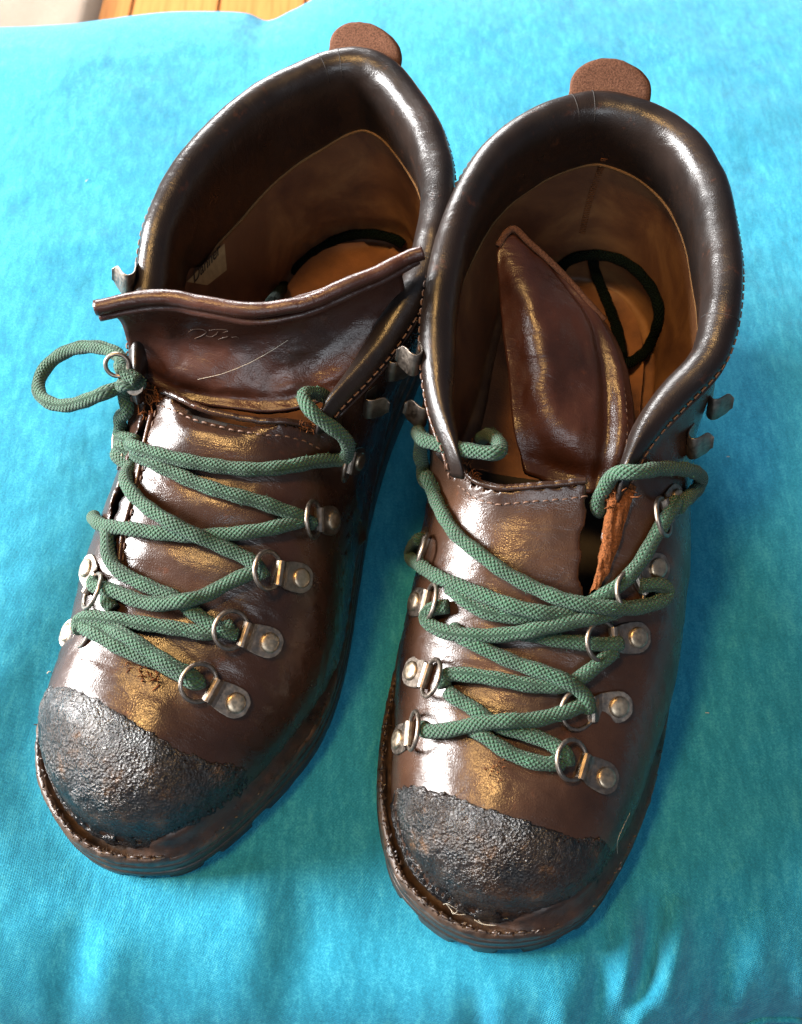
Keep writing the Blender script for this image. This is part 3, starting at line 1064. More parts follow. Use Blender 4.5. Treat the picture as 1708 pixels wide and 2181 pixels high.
def lace_ring(root, o, t, n, tilt=0.25, scale=1.0, rivet=True, ring_turn=0.0):
    """riveted plate folded round a wire ring; o is the rivet on the leather, t points at the ring"""
    fr_ = frame_of(o, t, n)
    # plate: flat strap with a round end, folding over the wire
    a = np.linspace(np.pi * 0.5, np.pi, 9)
    prof = [(-0.52, 0.06), (-0.46, 0.06), (-0.36, 0.06), (-0.2, 0.06), (0.0, 0.06), (0.3, 0.065), (0.62, 0.08), (0.78, 0.14)]
    wid = [0.16, 0.30, 0.42, 0.53, 0.57, 0.56, 0.52, 0.48]
    for x in np.linspace(0.5 * np.pi, -0.45 * np.pi, 7):
        prof.append((0.98 + 0.17 * math.cos(x), 0.14 + 0.17 * math.sin(x) + 0.02)); wid.append(0.46)
    V, F = strap_data(np.array(prof) * scale, np.array(wid) * scale, 0.07)
    p = mesh_np('lace_ring_plate', fr_(V), F, M['steel'], root, smooth=False)
    bv = p.modifiers.new('soft_edges', 'BEVEL'); bv.width = 0.02 * SC; bv.segments = 2; bv.limit_method = 'ANGLE'
    if rivet:
        V, F = dome_data(0.37 * scale, 0.15)
        V = V + [0, 0, 0.09]
        mesh_np('rivet', fr_(V), F, M['brass'], p)
    th = np.linspace(0, 2 * np.pi, 40, endpoint=False)
    R = 0.68 * scale
    x = R * np.cos(th); y = R * 1.0 * np.sin(th)
    # hinge on the fold, lifting a little off the leather
    cx = 0.98 * scale + R * 0.92
    q = np.stack([x, y, 0 * x], 1)
    q[:, 0] += R * 0.92
    ct, st = math.cos(tilt), math.sin(tilt)
    q = np.stack([q[:, 0] * ct, q[:, 1], q[:, 0] * st], 1)
    cr, sr = math.cos(ring_turn), math.sin(ring_turn)
    q = np.stack([q[:, 0] * cr - q[:, 1] * sr, q[:, 0] * sr + q[:, 1] * cr, q[:, 2]], 1)
    q += [0.98 * scale, 0, 0.17]
    V, F, _ = tube_data(fr_(q), 0.085, 8, True)
    mesh_np('ring', V, F, M['steel'], p)
    return p


def speed_hook(root, o, n, d, out=1.0):
    """open hook: strip bent into a channel that opens towards -d, flaring away from the leather"""
    n = norm(np.asarray(n, float)); d = np.asarray(d, float); d = norm(d - n * (d @ n))
    u = np.cross(n, d); u = u if u[1] > 0 else -u      # towards the heel
    e = d
    prof = catmull([(0.02, 0.55), (0.02, 0.12), (0.08, -0.22), (0.28, -0.40), (0.48, -0.28), (0.62, 0.02), (0.76, 0.22), (0.90, 0.26)], 5)
    s = np.linspace(0, 1, len(prof))
    w = 0.50 - 0.24 * smoothstep(0.75, 1.0, s) - 0.05 * (1 - smoothstep(0, .2, s))
    V, F = strap_data(prof, w, 0.06)
    # columns: (out along n, width, along u)
    W = np.asarray(o)[None] + V[:, :1] * n + V[:, 1:2] * e + V[:, 2:3] * u
    h = mesh_np('speed_hook', W, F, M['steel'], root)
    bv = h.modifiers.new('soft_edges', 'BEVEL'); bv.width = 0.015 * SC; bv.segments = 2; bv.limit_method = 'ANGLE'
    return h
# ------------------------------------------------------------------ the two boots, measured in their own frames
def with_z(pts, t): return [(x, y, float(np.interp(y, [a for a, b in t], [b for a, b in t]))) for x, y in pts]


RIMZ_R = [(8, 14), (11.5, 11.8), (12.8, 10.9), (14, 11.35), (15.5, 11.8), (16.8, 12.2), (18.5, 13.0), (21, 14.0), (24, 14.6), (27, 15.05), (30, 15.5), (34, 15.7)]
RIMZ_L = [(8, 14), (12.5, 11.6), (13.8, 10.7), (15, 11.0), (16.8, 11.6), (18.8, 12.3), (20.4, 13.2), (23, 14.1), (26, 14.6), (29, 15.1), (31, 15.5), (34, 15.7)]
BOOT_R = dict(
    loc=(3.338, -6.522), rz=rad(-9.28), seed=3, m_upper=M['leather'], margin=(0.62, 0.34), heel=1.4, crease=7.4, shaft_y=10.5,
    label='brown leather hiking boot with its tongue slumped inside the wide open collar',
    sole=[(0, 0), (1.32, .3), (2.45, .9), (3.4, 1.8), (4.35, 3.6), (5.05, 5.5), (5.45, 7.3), (5.75, 9.6), (5.95, 12), (5.9, 15), (5.4, 18.5), (4.8, 22), (4.8, 25.5), (4.3, 28.3), (3.0, 30.3), (1.2, 31.2), (-.8, 31.1), (-2.6, 30.1), (-3.9, 28), (-4.3, 25), (-4.4, 21), (-4.8, 17.5), (-5.15, 13.5), (-5.3, 10.3), (-5.4, 7.5), (-5.15, 4.9), (-4.55, 2.9), (-3.7, 1.4), (-2.1, .3), (-1.0, 0)],
    ridge=[(-2, 5.8), (0, 5.9), (3, 6.2), (6, 6.7), (8, 7.3), (10, 8.2), (12, 9.3), (14, 10.4), (17, 11.2), (22, 11.2), (34, 9)],
    rim=with_z([(-3.8, 13.9), (-4.9, 16), (-5.5, 18.3), (-5.6, 20.5), (-5.45, 22.7), (-5.0, 24.8), (-4.28, 26.6), (-3.1, 28.1), (-1.62, 29.2), (0, 29.7), (2.06, 29.3), (3.3, 28.5), (4.2, 27.4), (4.9, 25.8), (5.31, 23.9), (5.55, 22.4), (5.6, 21), (5.5, 19.6), (5.1, 18.4), (3.8, 16.8), (2.95, 15.5), (2.4, 14.2)], RIMZ_R),
    rimz=RIMZ_R, rim_ext=[(-3.55, 13.5, 10.7), (2.3, 13.6, 10.5)], rim_front=[(1.5, 13.0), (-1, 12.2), (-3, 12.8)], rim_sign=-1.0, pad_depth=(3.2, 3.6, 3.6, 2.8, 3.6, 3.2),
    bellows=lambda x: np.interp(x, [-6, -3.8, -3.4, -2.9, -2, -1, 0.2, 1.0, 2.5, 6], [15, 14.9, 14.4, 13.8, 13.45, 13.55, 13.8, 14.0, 14.1, 14.1]),
    hem_x=(-3.5, 1.0), bumps=[(-0.6, 12.0, 2.0, 1.6, 0.25), (-0.5, 9.6, 2.0, 1.0, 0.12), (-0.4, 7.2, 1.6, .8, 0.10)],
    slots=[(1.55, 10.3, 1.42, 14.8, 0.34)],
    cap=[(-7, 5.6), (-5, 4.9), (-4.17, 4.42), (-2.25, 3.68), (-0.29, 3.23), (1.69, 3.1), (2.78, 3.31), (4.2, 3.7), (7, 4.4)],
    tab=dict(c=(0.2, 30.0, 15.2), x=(1, -0.03, -0.03), z=(0.0, 0.75, 1.0), w=1.62, h=1.35),
    tongue=dict(rows=[[(-1.12, 15.68, 8.6), (-0.01, 15.45, 8.4), (1.25, 15.22, 8.4), (2.33, 15.62, 8.7)], [(-1.77, 16.81, 9.5), (-0.21, 16.46, 9.4), (1.18, 16.61, 9.5), (2.66, 16.97, 9.5)], [(-2.29, 18.61, 10.6), (-0.77, 18.1, 10.8), (0.69, 18.77, 10.7), (2.59, 18.51, 10.0)], [(-2.77, 20.38, 11.5), (-1.42, 19.97, 11.9), (0.07, 20.65, 11.7), (1.95, 20.39, 10.6)], [(-3.19, 21.94, 12.4), (-2.27, 21.52, 12.7), (-1.11, 21.9, 12.4), (1.07, 21.55, 11.2)], [(-3.36, 22.81, 12.9), (-2.98, 23.6, 13.2), (-2.09, 23.15, 12.9), (-0.39, 22.55, 12.0)]],
                off=-1, folds=[(0.45, 0.22, 0.25, 0.10, 0.35), (0.45, 0.06, 0.4, 0.05, -0.30), (0.78, 0.35, 0.06, 0.5, -0.22), (0.9, 0.35, 0.07, 0.5, 0.15), (0.3, 0.55, 0.10, 0.25, 0.14), (0.6, 0.62, 0.10, 0.12, -0.12)], edges=[([(-3.32, 22.97, 13.0), (-3.07, 23.53, 13.25), (-2.76, 23.71, 13.3), (-2.12, 23.35, 13.0), (-1.31, 22.94, 12.6), (-0.39, 22.55, 12.0), (0.44, 21.94, 11.6), (1.07, 21.55, 11.2)], 0.13, 'suede')],
                seam=[(1.41, 20.8, 11.0), (1.86, 19.77, 10.6), (2.24, 18.52, 10.2), (2.45, 17.11, 9.7), (2.4, 16.15, 9.2)]),
)
BOOT_L = dict(
    loc=(-9.775, -3.878), rz=rad(-15.79), seed=8, m_upper=M['leather_l'], margin=(0.55, 0.36), heel=1.4, crease=6.6, shaft_y=10.5,
    label='brown leather hiking boot with its tongue standing up and a lace loop hanging off',
    sole=[(0, 0), (1.5, .55), (2.55, 1.7), (3.75, 3.9), (4.75, 6.6), (4.95, 9), (4.7, 11.5), (4.2, 14.5), (3.7, 18), (3.5, 22), (3.7, 26), (3.6, 29), (2.7, 31), (1.2, 31.9), (-.8, 31.8), (-2.6, 30.9), (-3.9, 28.8), (-4.4, 25.5), (-4.9, 21.5), (-5.6, 17.5), (-6.0, 13.5), (-6.15, 10), (-6.15, 7), (-6.0, 4.7), (-5.45, 3.0), (-4.35, 1.5), (-2.7, .3), (-1.25, -.1)],
    ridge=[(-2, 5.8), (0, 5.9), (3, 6.2), (6, 6.8), (8, 7.5), (10, 8.4), (12, 9.4), (14, 10.4), (17, 11.2), (22, 11.2), (34, 9)],
    rim=with_z([(-4.6, 15.0), (-5.3, 16.8), (-5.75, 18.8), (-6.0, 20.5), (-5.95, 22), (-5.7, 23.6), (-5.2, 25.3), (-4.4, 27.1), (-3.6, 28.3), (-2.7, 29.2), (-1.4, 30.3), (0, 30.7), (1.3, 30.3), (2.4, 29.4), (3.4, 28.3), (4.1, 27.3), (4.85, 25.8), (5.3, 24.2), (5.45, 22.8), (5.5, 21.5), (5.3, 20.3), (4.6, 18.4), (3.9, 16.9), (3.07, 15.4)], RIMZ_L),
    rimz=RIMZ_L, rim_ext=[(-4.4, 14.5, 10.2), (2.95, 14.9, 10.4)], rim_front=[(2.0, 14.0), (-1, 13.0), (-3.6, 13.6)], rim_sign=-1.0, pad_depth=(3.5, 4.8, 5.0, 3.4, 3.2, 3.0),
    bellows=lambda x: np.interp(x, [-6, -4.5, -3.6, -2.6, -1.7, -0.4, 0.8, 2.8, 6], [14.6, 14.8, 15.0, 14.6, 14.3, 14.3, 14.45, 15.3, 15.6]),
    hem_x=(-3.5, 2.7), bumps=[(-1.0, 13.4, 2.4, .8, 0.30), (-0.9, 11.4, 2.4, .75, 0.32), (-0.9, 9.4, 2.2, .75, 0.28)],
    slots=[(-4.3, 10.4, -3.9, 15.3, 0.30)],
    cap=[(-8, 6.6), (-6, 5.4), (-5.12, 4.89), (-2.59, 4.35), (0.16, 3.64), (1.86, 3.55), (3.03, 4.07), (4.5, 4.6), (7, 5.2)],
    tab=dict(c=(-0.2, 31.0, 14.85), x=(1, -0.16, -0.02), z=(0.0, 0.75, 1.0), w=1.62, h=1.35),
    tongue=dict(rows=[[(-4.99, 15.67, 10.2), (-2.81, 15.24, 10.0), (-0.75, 15.35, 10.0), (1.01, 15.73, 10.0), (3.0, 16.9, 10.2)], [(-4.98, 15.81, 11.0), (-2.96, 15.98, 10.9), (-0.95, 16.19, 10.9), (0.89, 16.83, 10.9), (3.5, 18.0, 11.1)], [(-5.11, 16.03, 11.9), (-3.05, 16.56, 11.7), (-1.1, 16.87, 11.7), (0.94, 17.47, 11.8), (4.1, 19.3, 12.1)], [(-5.15, 16.01, 12.8), (-3.0, 16.64, 12.7), (-0.82, 16.96, 12.7), (1.1, 17.77, 12.8), (4.6, 20.0, 13.2)], [(-5.4, 15.75, 13.4), (-3.0, 16.52, 13.5), (-0.45, 16.72, 13.5), (1.55, 17.71, 13.6), (4.6, 20.02, 14.1)], [(-5.69, 15.58, 13.8), (-3.08, 16.48, 14.0), (-0.17, 16.63, 14.0), (1.96, 17.65, 14.2), (5.32, 20.27, 14.8)]],
                off=-1, folds=[(0.45, 0.08, 0.6, 0.06, -0.20), (0.08, 0.4, 0.06, 0.35, -0.15), (0.55, 0.45, 0.3, 0.15, 0.10), (0.8, 0.3, 0.08, 0.25, -0.12), (0.25, 0.2, 0.08, 0.12, 0.1)], edges=[([(-5.62, 15.5, 13.9), (-4.26, 16.11, 14.1), (-2.97, 16.5, 14.15), (-1.56, 16.56, 14.15), (-0.01, 16.71, 14.15), (1.56, 17.29, 14.3), (2.7, 18.15, 14.5), (3.82, 19.08, 14.7), (4.64, 19.87, 14.9), (5.23, 20.27, 15.0)], 0.28, 'tongue'), ([(-5.5, 15.45, 13.5), (-4.2, 16.0, 13.7), (-2.97, 16.4, 13.75), (-1.56, 16.42, 13.75), (-0.01, 16.55, 13.72), (1.56, 17.15, 13.9), (2.7, 18.0, 14.1), (3.82, 18.95, 14.3), (4.64, 19.75, 14.5), (5.1, 20.2, 14.65)], 0.15, 'tongue')]),
)
# ------------------------------------------------------------------ build cushion and boots
feet = [world_poly(B['sole'], B['loc'], B['rz']) for B in (BOOT_L, BOOT_R)]
feet = [smooth_line(resample(catmull(f, 6, True), 120, closed=True), 2, True) for f in feet]
build_cushion(feet)
boots = [make_boot(BOOT_L), make_boot(BOOT_R)]
# ---LACES---
# ------------------------------------------------------------------ lacing, in the frame of each boot
LACES = {
    'S_fray': ('L', [(-1.39, 5.71, 6.78), (-0.92, 5.7, 6.77), (-0.47, 5.47, 6.7), (-0.96, 5.33, 6.7)]),
    'S_fray_r': ('R', [(-0.95, 4.5, 6.42), (-0.68, 4.76, 6.48), (-0.73, 4.53, 6.44)]),
    'S_hairr1': ('R', [(-2.01, 0.87, 2.55), (-1.86, 0.78, 3.03), (-1.5, 0.66, 2.85), (-1.63, 0.6, 2.58), (-1.73, 0.75, 2.56)]),
    'S_hairr2': ('R', [(-1.98, 0.96, 2.6), (-1.53, 0.6, 2.59), (-0.94, 0.68, 2.61), (-0.59, 0.44, 2.57), (-0.07, 0.45, 2.56)]),
    'S_hairr3': ('R', [(-0.87, 0.52, 2.58), (-0.56, 0.41, 2.58), (-0.16, 0.44, 2.56)]),
    'S_hairr4': ('R', [(3.98, 3.64, 2.45), (3.74, 3.64, 4.02), (3.91, 4.17, 4.24), (4.13, 4.73, 4.03)]),
    'S_hairr5': ('R', [(1.89, 1.18, 2.56), (1.87, 1.21, 2.75), (1.62, 1.04, 2.76), (1.05, 0.88, 2.68)]),
    'S_hair': ('L', [(-2.28, 15.74, 10.77), (-1.36, 16.06, 11.04), (-0.51, 16.52, 11.35), (0.21, 16.98, 11.71), (0.84, 17.49, 12.04)]),
    'S_script1': ('L', [(-2.78, 16.66, 12.27), (-2.56, 16.66, 12.46), (-2.29, 16.72, 12.51), (-2.08, 16.74, 12.41), (-2.24, 16.72, 12.2), (-2.57, 16.64, 11.98)]),
    'S_script2': ('L', [(-1.97, 16.74, 12.51), (-1.67, 16.76, 12.63), (-1.35, 16.8, 12.67), (-1.23, 16.83, 12.61), (-1.42, 16.79, 12.5)]),
    'S_script3': ('L', [(-2.11, 16.73, 12.19), (-1.92, 16.74, 12.18), (-1.71, 16.75, 12.36), (-1.61, 16.76, 12.53)]),
    'S_script4': ('L', [(-1.63, 16.75, 12.12), (-1.41, 16.78, 12.24), (-1.26, 16.81, 12.32)]),
    'S_script5': ('L', [(-1.14, 16.85, 12.27), (-0.97, 16.91, 12.28), (-0.89, 16.93, 12.21)]),
    'S_label': ('L', [(-5.25, 21.46, 9.66), (-4.74, 24.4, 9.31), (-4.61, 23.94, 8.2), (-4.91, 22.51, 8.55)]),
    'S_text': ('L', [(-5.16, 21.77, 9.29), (-4.79, 24.05, 9.15)]),
    'S_backseam': ('R', [(0.38, 28.77, 13.03), (0.29, 29.23, 11.88), (0.16, 29.37, 10.87), (0.1, 29.56, 9.81), (0.07, 29.73, 8.85), (0.06, 29.88, 8.03)]),
    'S_heelseam': ('R', [(-1.49, 29.34, 8.15), (-1.02, 29.54, 8.45), (-0.31, 29.74, 8.57), (0.63, 29.76, 8.57), (1.51, 29.61, 8.34)]),
    'S_torn_a': ('R', [(1.89, 13.63, 10.79), (1.68, 13.2, 10.22), (1.69, 12.26, 9.7), (1.69, 11.63, 9.2), (1.54, 10.9, 8.79)]),
    'S_torn_b': ('R', [(2.6, 13.83, 10.94), (2.56, 13.31, 10.42), (2.55, 12.61, 9.95), (2.51, 11.77, 9.44), (2.25, 10.81, 8.97)]),
    'S_seam_l': ('L', [(-5.51, 16.77, 6.32), (-3.6, 13.14, 9.59), (-3.46, 11.92, 9.07), (-3.45, 10.85, 8.54), (-3.43, 10.03, 8.13), (-3.24, 9.09, 7.75), (-2.95, 8.4, 7.52)]),
    'S_slot_l': ('L', [(-4.39, 14.5, 9.48), (-3.91, 10.78, 8.23)]),
    'S_bump_l': ('L', [(-1.2, 13.25, 10.77), (-0.96, 11.25, 9.71), (-0.98, 9.23, 8.62)]),
    'L1': ('L', [(-4.15, 14.67, 11.29), (-4.97, 14.96, 11.35), (-5.29, 15.69, 11.0), (-5.93, 16.14, 10.8), (-6.89, 16.5, 10.4), (-8.04, 16.65, 9.8), (-8.96, 16.38, 9.2), (-9.35, 15.71, 8.8), (-9.1, 14.96, 8.7), (-8.33, 14.45, 8.9), (-7.39, 14.22, 9.3), (-6.43, 14.23, 9.9), (-5.52, 14.4, 10.5), (-5.12, 14.85, 10.43), (-4.61, 14.47, 11.18), (-4.18, 14.95, 10.86)]),
    'L2': ('L', [(-4.82, 14.89, 10.91), (-5.05, 14.84, 10.35), (-4.74, 14.93, 9.25), (-5.45, 14.51, 8.74), (-4.94, 14.64, 7.59), (-3.97, 12.84, 9.74), (-2.54, 12.38, 10.24), (-1.26, 12.36, 10.3), (0.01, 12.53, 10.2), (1.07, 12.78, 10.14), (2.08, 13.33, 9.96), (2.84, 14.21, 9.43), (3.32, 14.75, 8.99), (3.69, 14.96, 8.88), (3.92, 14.88, 9.9), (3.77, 14.82, 10.5), (3.33, 14.78, 11.0), (2.8, 14.79, 11.4), (2.36, 15.02, 11.6), (2.05, 15.54, 11.5), (2.3, 16.3, 10.8), (2.6, 16.9, 9.8)]),
    'L3': ('L', [(-5.36, 14.57, 7.95), (-5.48, 14.52, 8.15), (-5.6, 14.4, 7.63), (-4.71, 13.77, 7.86), (-3.13, 12.36, 9.76), (-2.03, 12.01, 9.92), (-0.86, 11.78, 9.88), (0.32, 11.71, 9.81), (1.39, 11.82, 9.58), (2.31, 11.91, 9.24), (2.97, 12.03, 8.84), (3.32, 12.15, 8.37)]),
    'L4': ('L', [(-5.42, 14.4, 7.42), (-4.77, 13.55, 7.74), (-4.23, 12.67, 8.43), (-3.75, 11.55, 9.14), (-2.8, 10.77, 9.36), (-1.65, 10.23, 9.54), (-0.57, 10.01, 9.39), (0.53, 9.99, 8.97), (1.48, 9.94, 8.69), (2.06, 9.77, 8.53), (2.33, 9.54, 8.26)]),
    'L5': ('L', [(-5.28, 11.05, 6.9), (-5.36, 11.0, 6.98), (-4.39, 10.25, 7.87), (-3.12, 9.99, 8.57), (-1.67, 9.99, 8.84), (-0.39, 10.17, 8.96), (0.83, 10.52, 9.08), (1.82, 10.97, 9.09), (2.46, 11.42, 8.98), (2.92, 11.85, 8.82), (3.02, 12.15, 8.66)]),
    'L6': ('L', [(-4.21, 10.25, 7.83), (-3.95, 9.77, 8.07), (-3.72, 9.2, 7.94), (-3.22, 8.66, 7.88), (-2.3, 8.35, 7.93), (-1.26, 8.16, 7.94), (-0.46, 8.03, 7.93), (0.2, 7.73, 7.84), (0.85, 7.55, 7.72), (1.5, 7.43, 7.58), (1.91, 7.51, 7.37)]),
    'L7': ('L', [(-3.98, 8.36, 7.22), (-4.02, 8.06, 7.17), (-2.98, 7.85, 7.66), (-1.84, 7.62, 7.82), (-0.87, 7.6, 8.08), (0.0, 7.86, 8.35), (0.57, 8.34, 8.19), (1.15, 8.93, 8.32), (1.75, 9.41, 8.44), (2.15, 9.75, 8.42)]),
    'L8': ('L', [(-3.23, 7.86, 7.23), (-3.22, 7.55, 7.34), (-2.81, 7.32, 7.27)]),
    'L9': ('L', [(-3.91, 6.46, 6.61), (-4.17, 6.8, 6.55), (-3.83, 6.9, 6.89), (-2.8, 6.88, 7.35), (-1.31, 6.95, 7.54), (0.09, 7.08, 7.6), (1.04, 7.2, 7.57), (1.51, 7.52, 7.57), (1.7, 7.74, 7.53)]),
    'L10': ('L', [(-4.18, 6.93, 6.52), (-3.86, 6.59, 6.66), (-3.05, 6.3, 7.06), (-2.06, 5.99, 7.18), (-1.27, 5.87, 7.16), (-0.3, 5.8, 7.1), (0.51, 5.62, 7.0), (1.06, 5.49, 6.89), (1.24, 5.71, 6.8)]),
    'L11': ('L', [(-3.45, 6.66, 6.91), (-2.64, 6.58, 7.19), (-1.82, 6.3, 7.57), (-0.78, 5.99, 7.5), (0.19, 5.72, 7.41), (0.77, 5.68, 7.22), (1.02, 5.68, 6.86)]),
    'R0': ('R', [(-3.0, 17.0, 8.6), (-2.7, 16.2, 9.9), (-2.3, 15.1, 11.0), (-2.35, 14.0, 11.7), (-4.84, 14.97, 10.64), (-5.41, 16.44, 9.34), (-5.2, 15.66, 9.89), (-5.16, 15.72, 9.77), (-5.18, 15.78, 8.28), (-4.52, 15.59, 7.55), (-4.5, 14.46, 8.22)]),
    'R1': ('R', [(-4.9, 15.11, 8.34), (-4.72, 14.8, 8.39), (-4.48, 14.39, 8.17), (-3.96, 13.17, 8.68), (-3.31, 12.14, 9.02), (-2.45, 11.42, 9.21), (-1.36, 10.75, 9.17), (-0.33, 10.36, 9.1), (0.51, 10.03, 9.2), (1.34, 9.93, 9.19), (2.1, 9.99, 9.07), (2.93, 10.26, 8.74), (3.77, 10.7, 8.46), (4.38, 11.22, 8.24), (4.47, 11.53, 8.31), (4.0, 11.47, 8.68), (3.32, 11.2, 8.82)]),
    'R2': ('R', [(1.7, 13.6, 9.6), (1.8, 14.0, 11.32), (2.65, 13.95, 11.77), (3.51, 14.68, 11.19), (4.58, 15.51, 10.25), (5.36, 16.36, 8.89), (5.46, 16.32, 8.29), (4.83, 14.93, 9.33), (4.44, 14.23, 9.64)]),
    'R2b': ('R', [(4.35, 14.39, 9.82), (4.11, 13.82, 9.89), (3.9, 13.31, 9.82), (3.66, 12.82, 9.68), (3.39, 12.17, 9.45), (3.06, 11.58, 9.21), (2.63, 10.99, 9.09), (2.1, 10.55, 8.93), (1.48, 10.14, 8.76), (0.71, 9.81, 8.67), (-0.04, 9.54, 8.54), (-0.82, 9.45, 8.49), (-1.63, 9.47, 8.4), (-2.31, 9.69, 8.33), (-2.87, 10.09, 8.27), (-3.32, 10.46, 8.08)]),
    'R3': ('R', [(-4.81, 13.36, 6.53), (-5.13, 13.85, 5.19), (-5.37, 14.57, 3.2), (-4.73, 12.1, 6.79), (-3.85, 10.97, 7.92), (-2.94, 10.41, 8.42), (-1.89, 9.93, 8.76), (-0.88, 9.56, 8.98), (0.2, 9.5, 8.95), (1.19, 9.73, 8.66)]),
    'R4': ('R', [(-3.27, 9.9, 7.75), (-3.88, 9.85, 7.5), (-4.1, 9.72, 7.12), (-3.85, 9.34, 7.22), (-3.2, 8.94, 7.57), (-2.35, 8.74, 7.96), (-1.29, 8.8, 8.2), (-0.26, 8.93, 8.6), (0.64, 9.24, 8.74), (1.53, 9.58, 8.77), (2.32, 9.95, 8.66), (2.9, 10.46, 8.58)]),
    'R5': ('R', [(-2.95, 9.2, 7.49), (-2.67, 8.74, 7.7), (-2.15, 8.54, 7.81), (-1.45, 8.27, 7.78), (-0.45, 7.98, 7.77), (0.57, 7.74, 7.89), (1.29, 7.57, 7.76), (1.83, 7.4, 7.42), (2.06, 7.1, 7.2), (2.09, 6.96, 7.02)]),
    'R6': ('R', [(2.91, 9.32, 7.9), (2.54, 9.14, 8.03), (1.95, 9.04, 8.1), (0.98, 8.94, 8.17), (0.2, 8.97, 8.19), (-0.59, 9.06, 8.1)]),
    'R7': ('R', [(2.71, 9.04, 7.8), (2.35, 8.6, 7.79), (1.91, 8.16, 7.65), (1.48, 7.78, 7.55), (0.9, 7.5, 7.52), (-0.05, 7.39, 7.51), (-1.09, 7.44, 7.5), (-2.14, 7.54, 7.31), (-2.9, 7.57, 7.08), (-3.15, 7.5, 6.92), (-2.98, 7.16, 6.83)]),
    'R8': ('R', [(-2.84, 7.0, 6.85), (-2.67, 6.82, 6.91), (-2.14, 6.58, 6.98), (-1.51, 6.19, 7.1), (-0.94, 5.95, 7.01), (-0.31, 5.84, 7.01), (0.56, 5.71, 6.98), (1.2, 5.48, 6.94), (1.56, 5.23, 6.86), (1.54, 5.05, 6.7)]),
    'R9': ('R', [(-3.54, 5.95, 5.97), (-3.52, 5.71, 6.09), (-2.69, 5.65, 6.62), (-1.73, 5.81, 7.13), (-0.65, 6.0, 7.41), (0.25, 6.25, 7.24), (1.01, 6.61, 7.2), (1.62, 6.94, 7.23), (1.9, 7.16, 7.15)]),
    'R10': ('R', [(-1.84, 5.79, 6.75), (-1.42, 5.55, 6.95), (-0.83, 5.22, 6.9), (-0.19, 5.01, 6.85), (0.52, 4.89, 6.82), (1.04, 4.94, 6.83), (1.33, 5.07, 6.73)]),
    'LI': ('L', [(0.58, 17.05, 14.31), (-3.22, 26.67, 4.88), (-2.93, 28.31, 4.85), (-2.28, 29.67, 4.92), (-1.33, 30.51, 5.18), (-0.08, 30.89, 5.33), (1.12, 30.86, 5.32), (1.59, 30.76, 5.15)]),
    'RI': ('R', [(-0.69, 30.02, 5.34), (-0.54, 30.0, 5.87), (-0.07, 29.93, 6.45), (0.82, 29.83, 6.84), (1.84, 29.42, 7.13), (2.79, 28.66, 7.18), (3.56, 27.44, 7.15), (3.87, 26.43, 6.77), (3.78, 26.39, 4.96), (3.22, 25.29, 5.2), (2.3, 24.2, 5.6), (1.2, 23.6, 6.0)]),
    'RI2': ('R', [(0.76, 29.95, 6.49), (1.0, 30.17, 5.46), (1.46, 29.37, 5.08), (1.92, 28.13, 5.06), (2.32, 26.81, 5.08), (2.5, 24.9, 5.6)]),
}
RINGS = [
    ('L', (3.64, 13.19, 7.23), (-0.43, -0.57, 0.7), (0.89, -0.03, 0.45), {}),
    ('L', (3.35, 10.35, 7.38), (-0.81, -0.33, 0.48), (0.69, -0.18, 0.7), {}),
    ('L', (2.93, 7.86, 6.64), (-0.9, -0.12, 0.41), (0.52, -0.35, 0.78), {}),
    ('L', (2.38, 5.6, 5.88), (-0.89, 0.06, 0.46), (0.47, -0.36, 0.8), {}),
    ('L', (-5.31, 7.12, 4.48), (0.61, -0.14, 0.78), (0.99, -0.11, 0.05), {'n': (-0.62, -0.25, 0.75), 'o': (-4.95, 6.9, 5.05)}),
    ('L', (-4.7, 8.96, 6.65), (0.73, -0.65, 0.23), (-0.64, -0.34, 0.69), {}),
    ('R', (-4.56, 10.84, 6.04), (0.58, -0.38, 0.72), (-0.84, -0.17, 0.52), {}),
    ('R', (-4.27, 8.22, 5.51), (0.7, -0.41, 0.58), (-0.76, -0.16, 0.63), {}),
    ('R', (-4.4, 6.03, 4.24), (0.56, -0.09, 0.83), (-0.86, -0.15, 0.48), {}),
    ('R', (-4.68, 13.61, 6.06), (0.26, -0.74, 0.62), (-0.95, -0.05, 0.3), {}),
    ('R', (3.92, 12.17, 8.63), (-0.69, -0.72, 0.0), (0.49, -0.42, 0.76), {}),
    ('R', (3.51, 9.85, 7.54), (-0.91, -0.35, 0.21), (0.4, -0.41, 0.82), {}),
    ('R', (3.13, 7.54, 6.55), (-0.93, -0.3, 0.2), (0.27, -0.53, 0.81), {}),
    ('R', (2.93, 5.17, 5.73), (-0.89, 0.08, 0.45), (0.43, -0.24, 0.87), {}),
    ('R', (4.36, 14.76, 9.41), (-0.5, -0.82, 0.3), (0.76, -0.21, 0.61), {}),
    ('L', (3.77, 16.21, 7.22), (-0.28, -0.63, 0.72), (0.98, -0.16, 0.13), {}),
    ('L', (-4.36, 14.65, 10.93), (-0.64, 0.77, -0.05), (0.2, -0.69, 0.7), {'scale': 0.62, 'rivet': False}),
    ('L', (-4.91, 13.34, 8.01), (-0.34, 0.82, -0.46), (-0.91, -0.2, 0.37), {}),
]
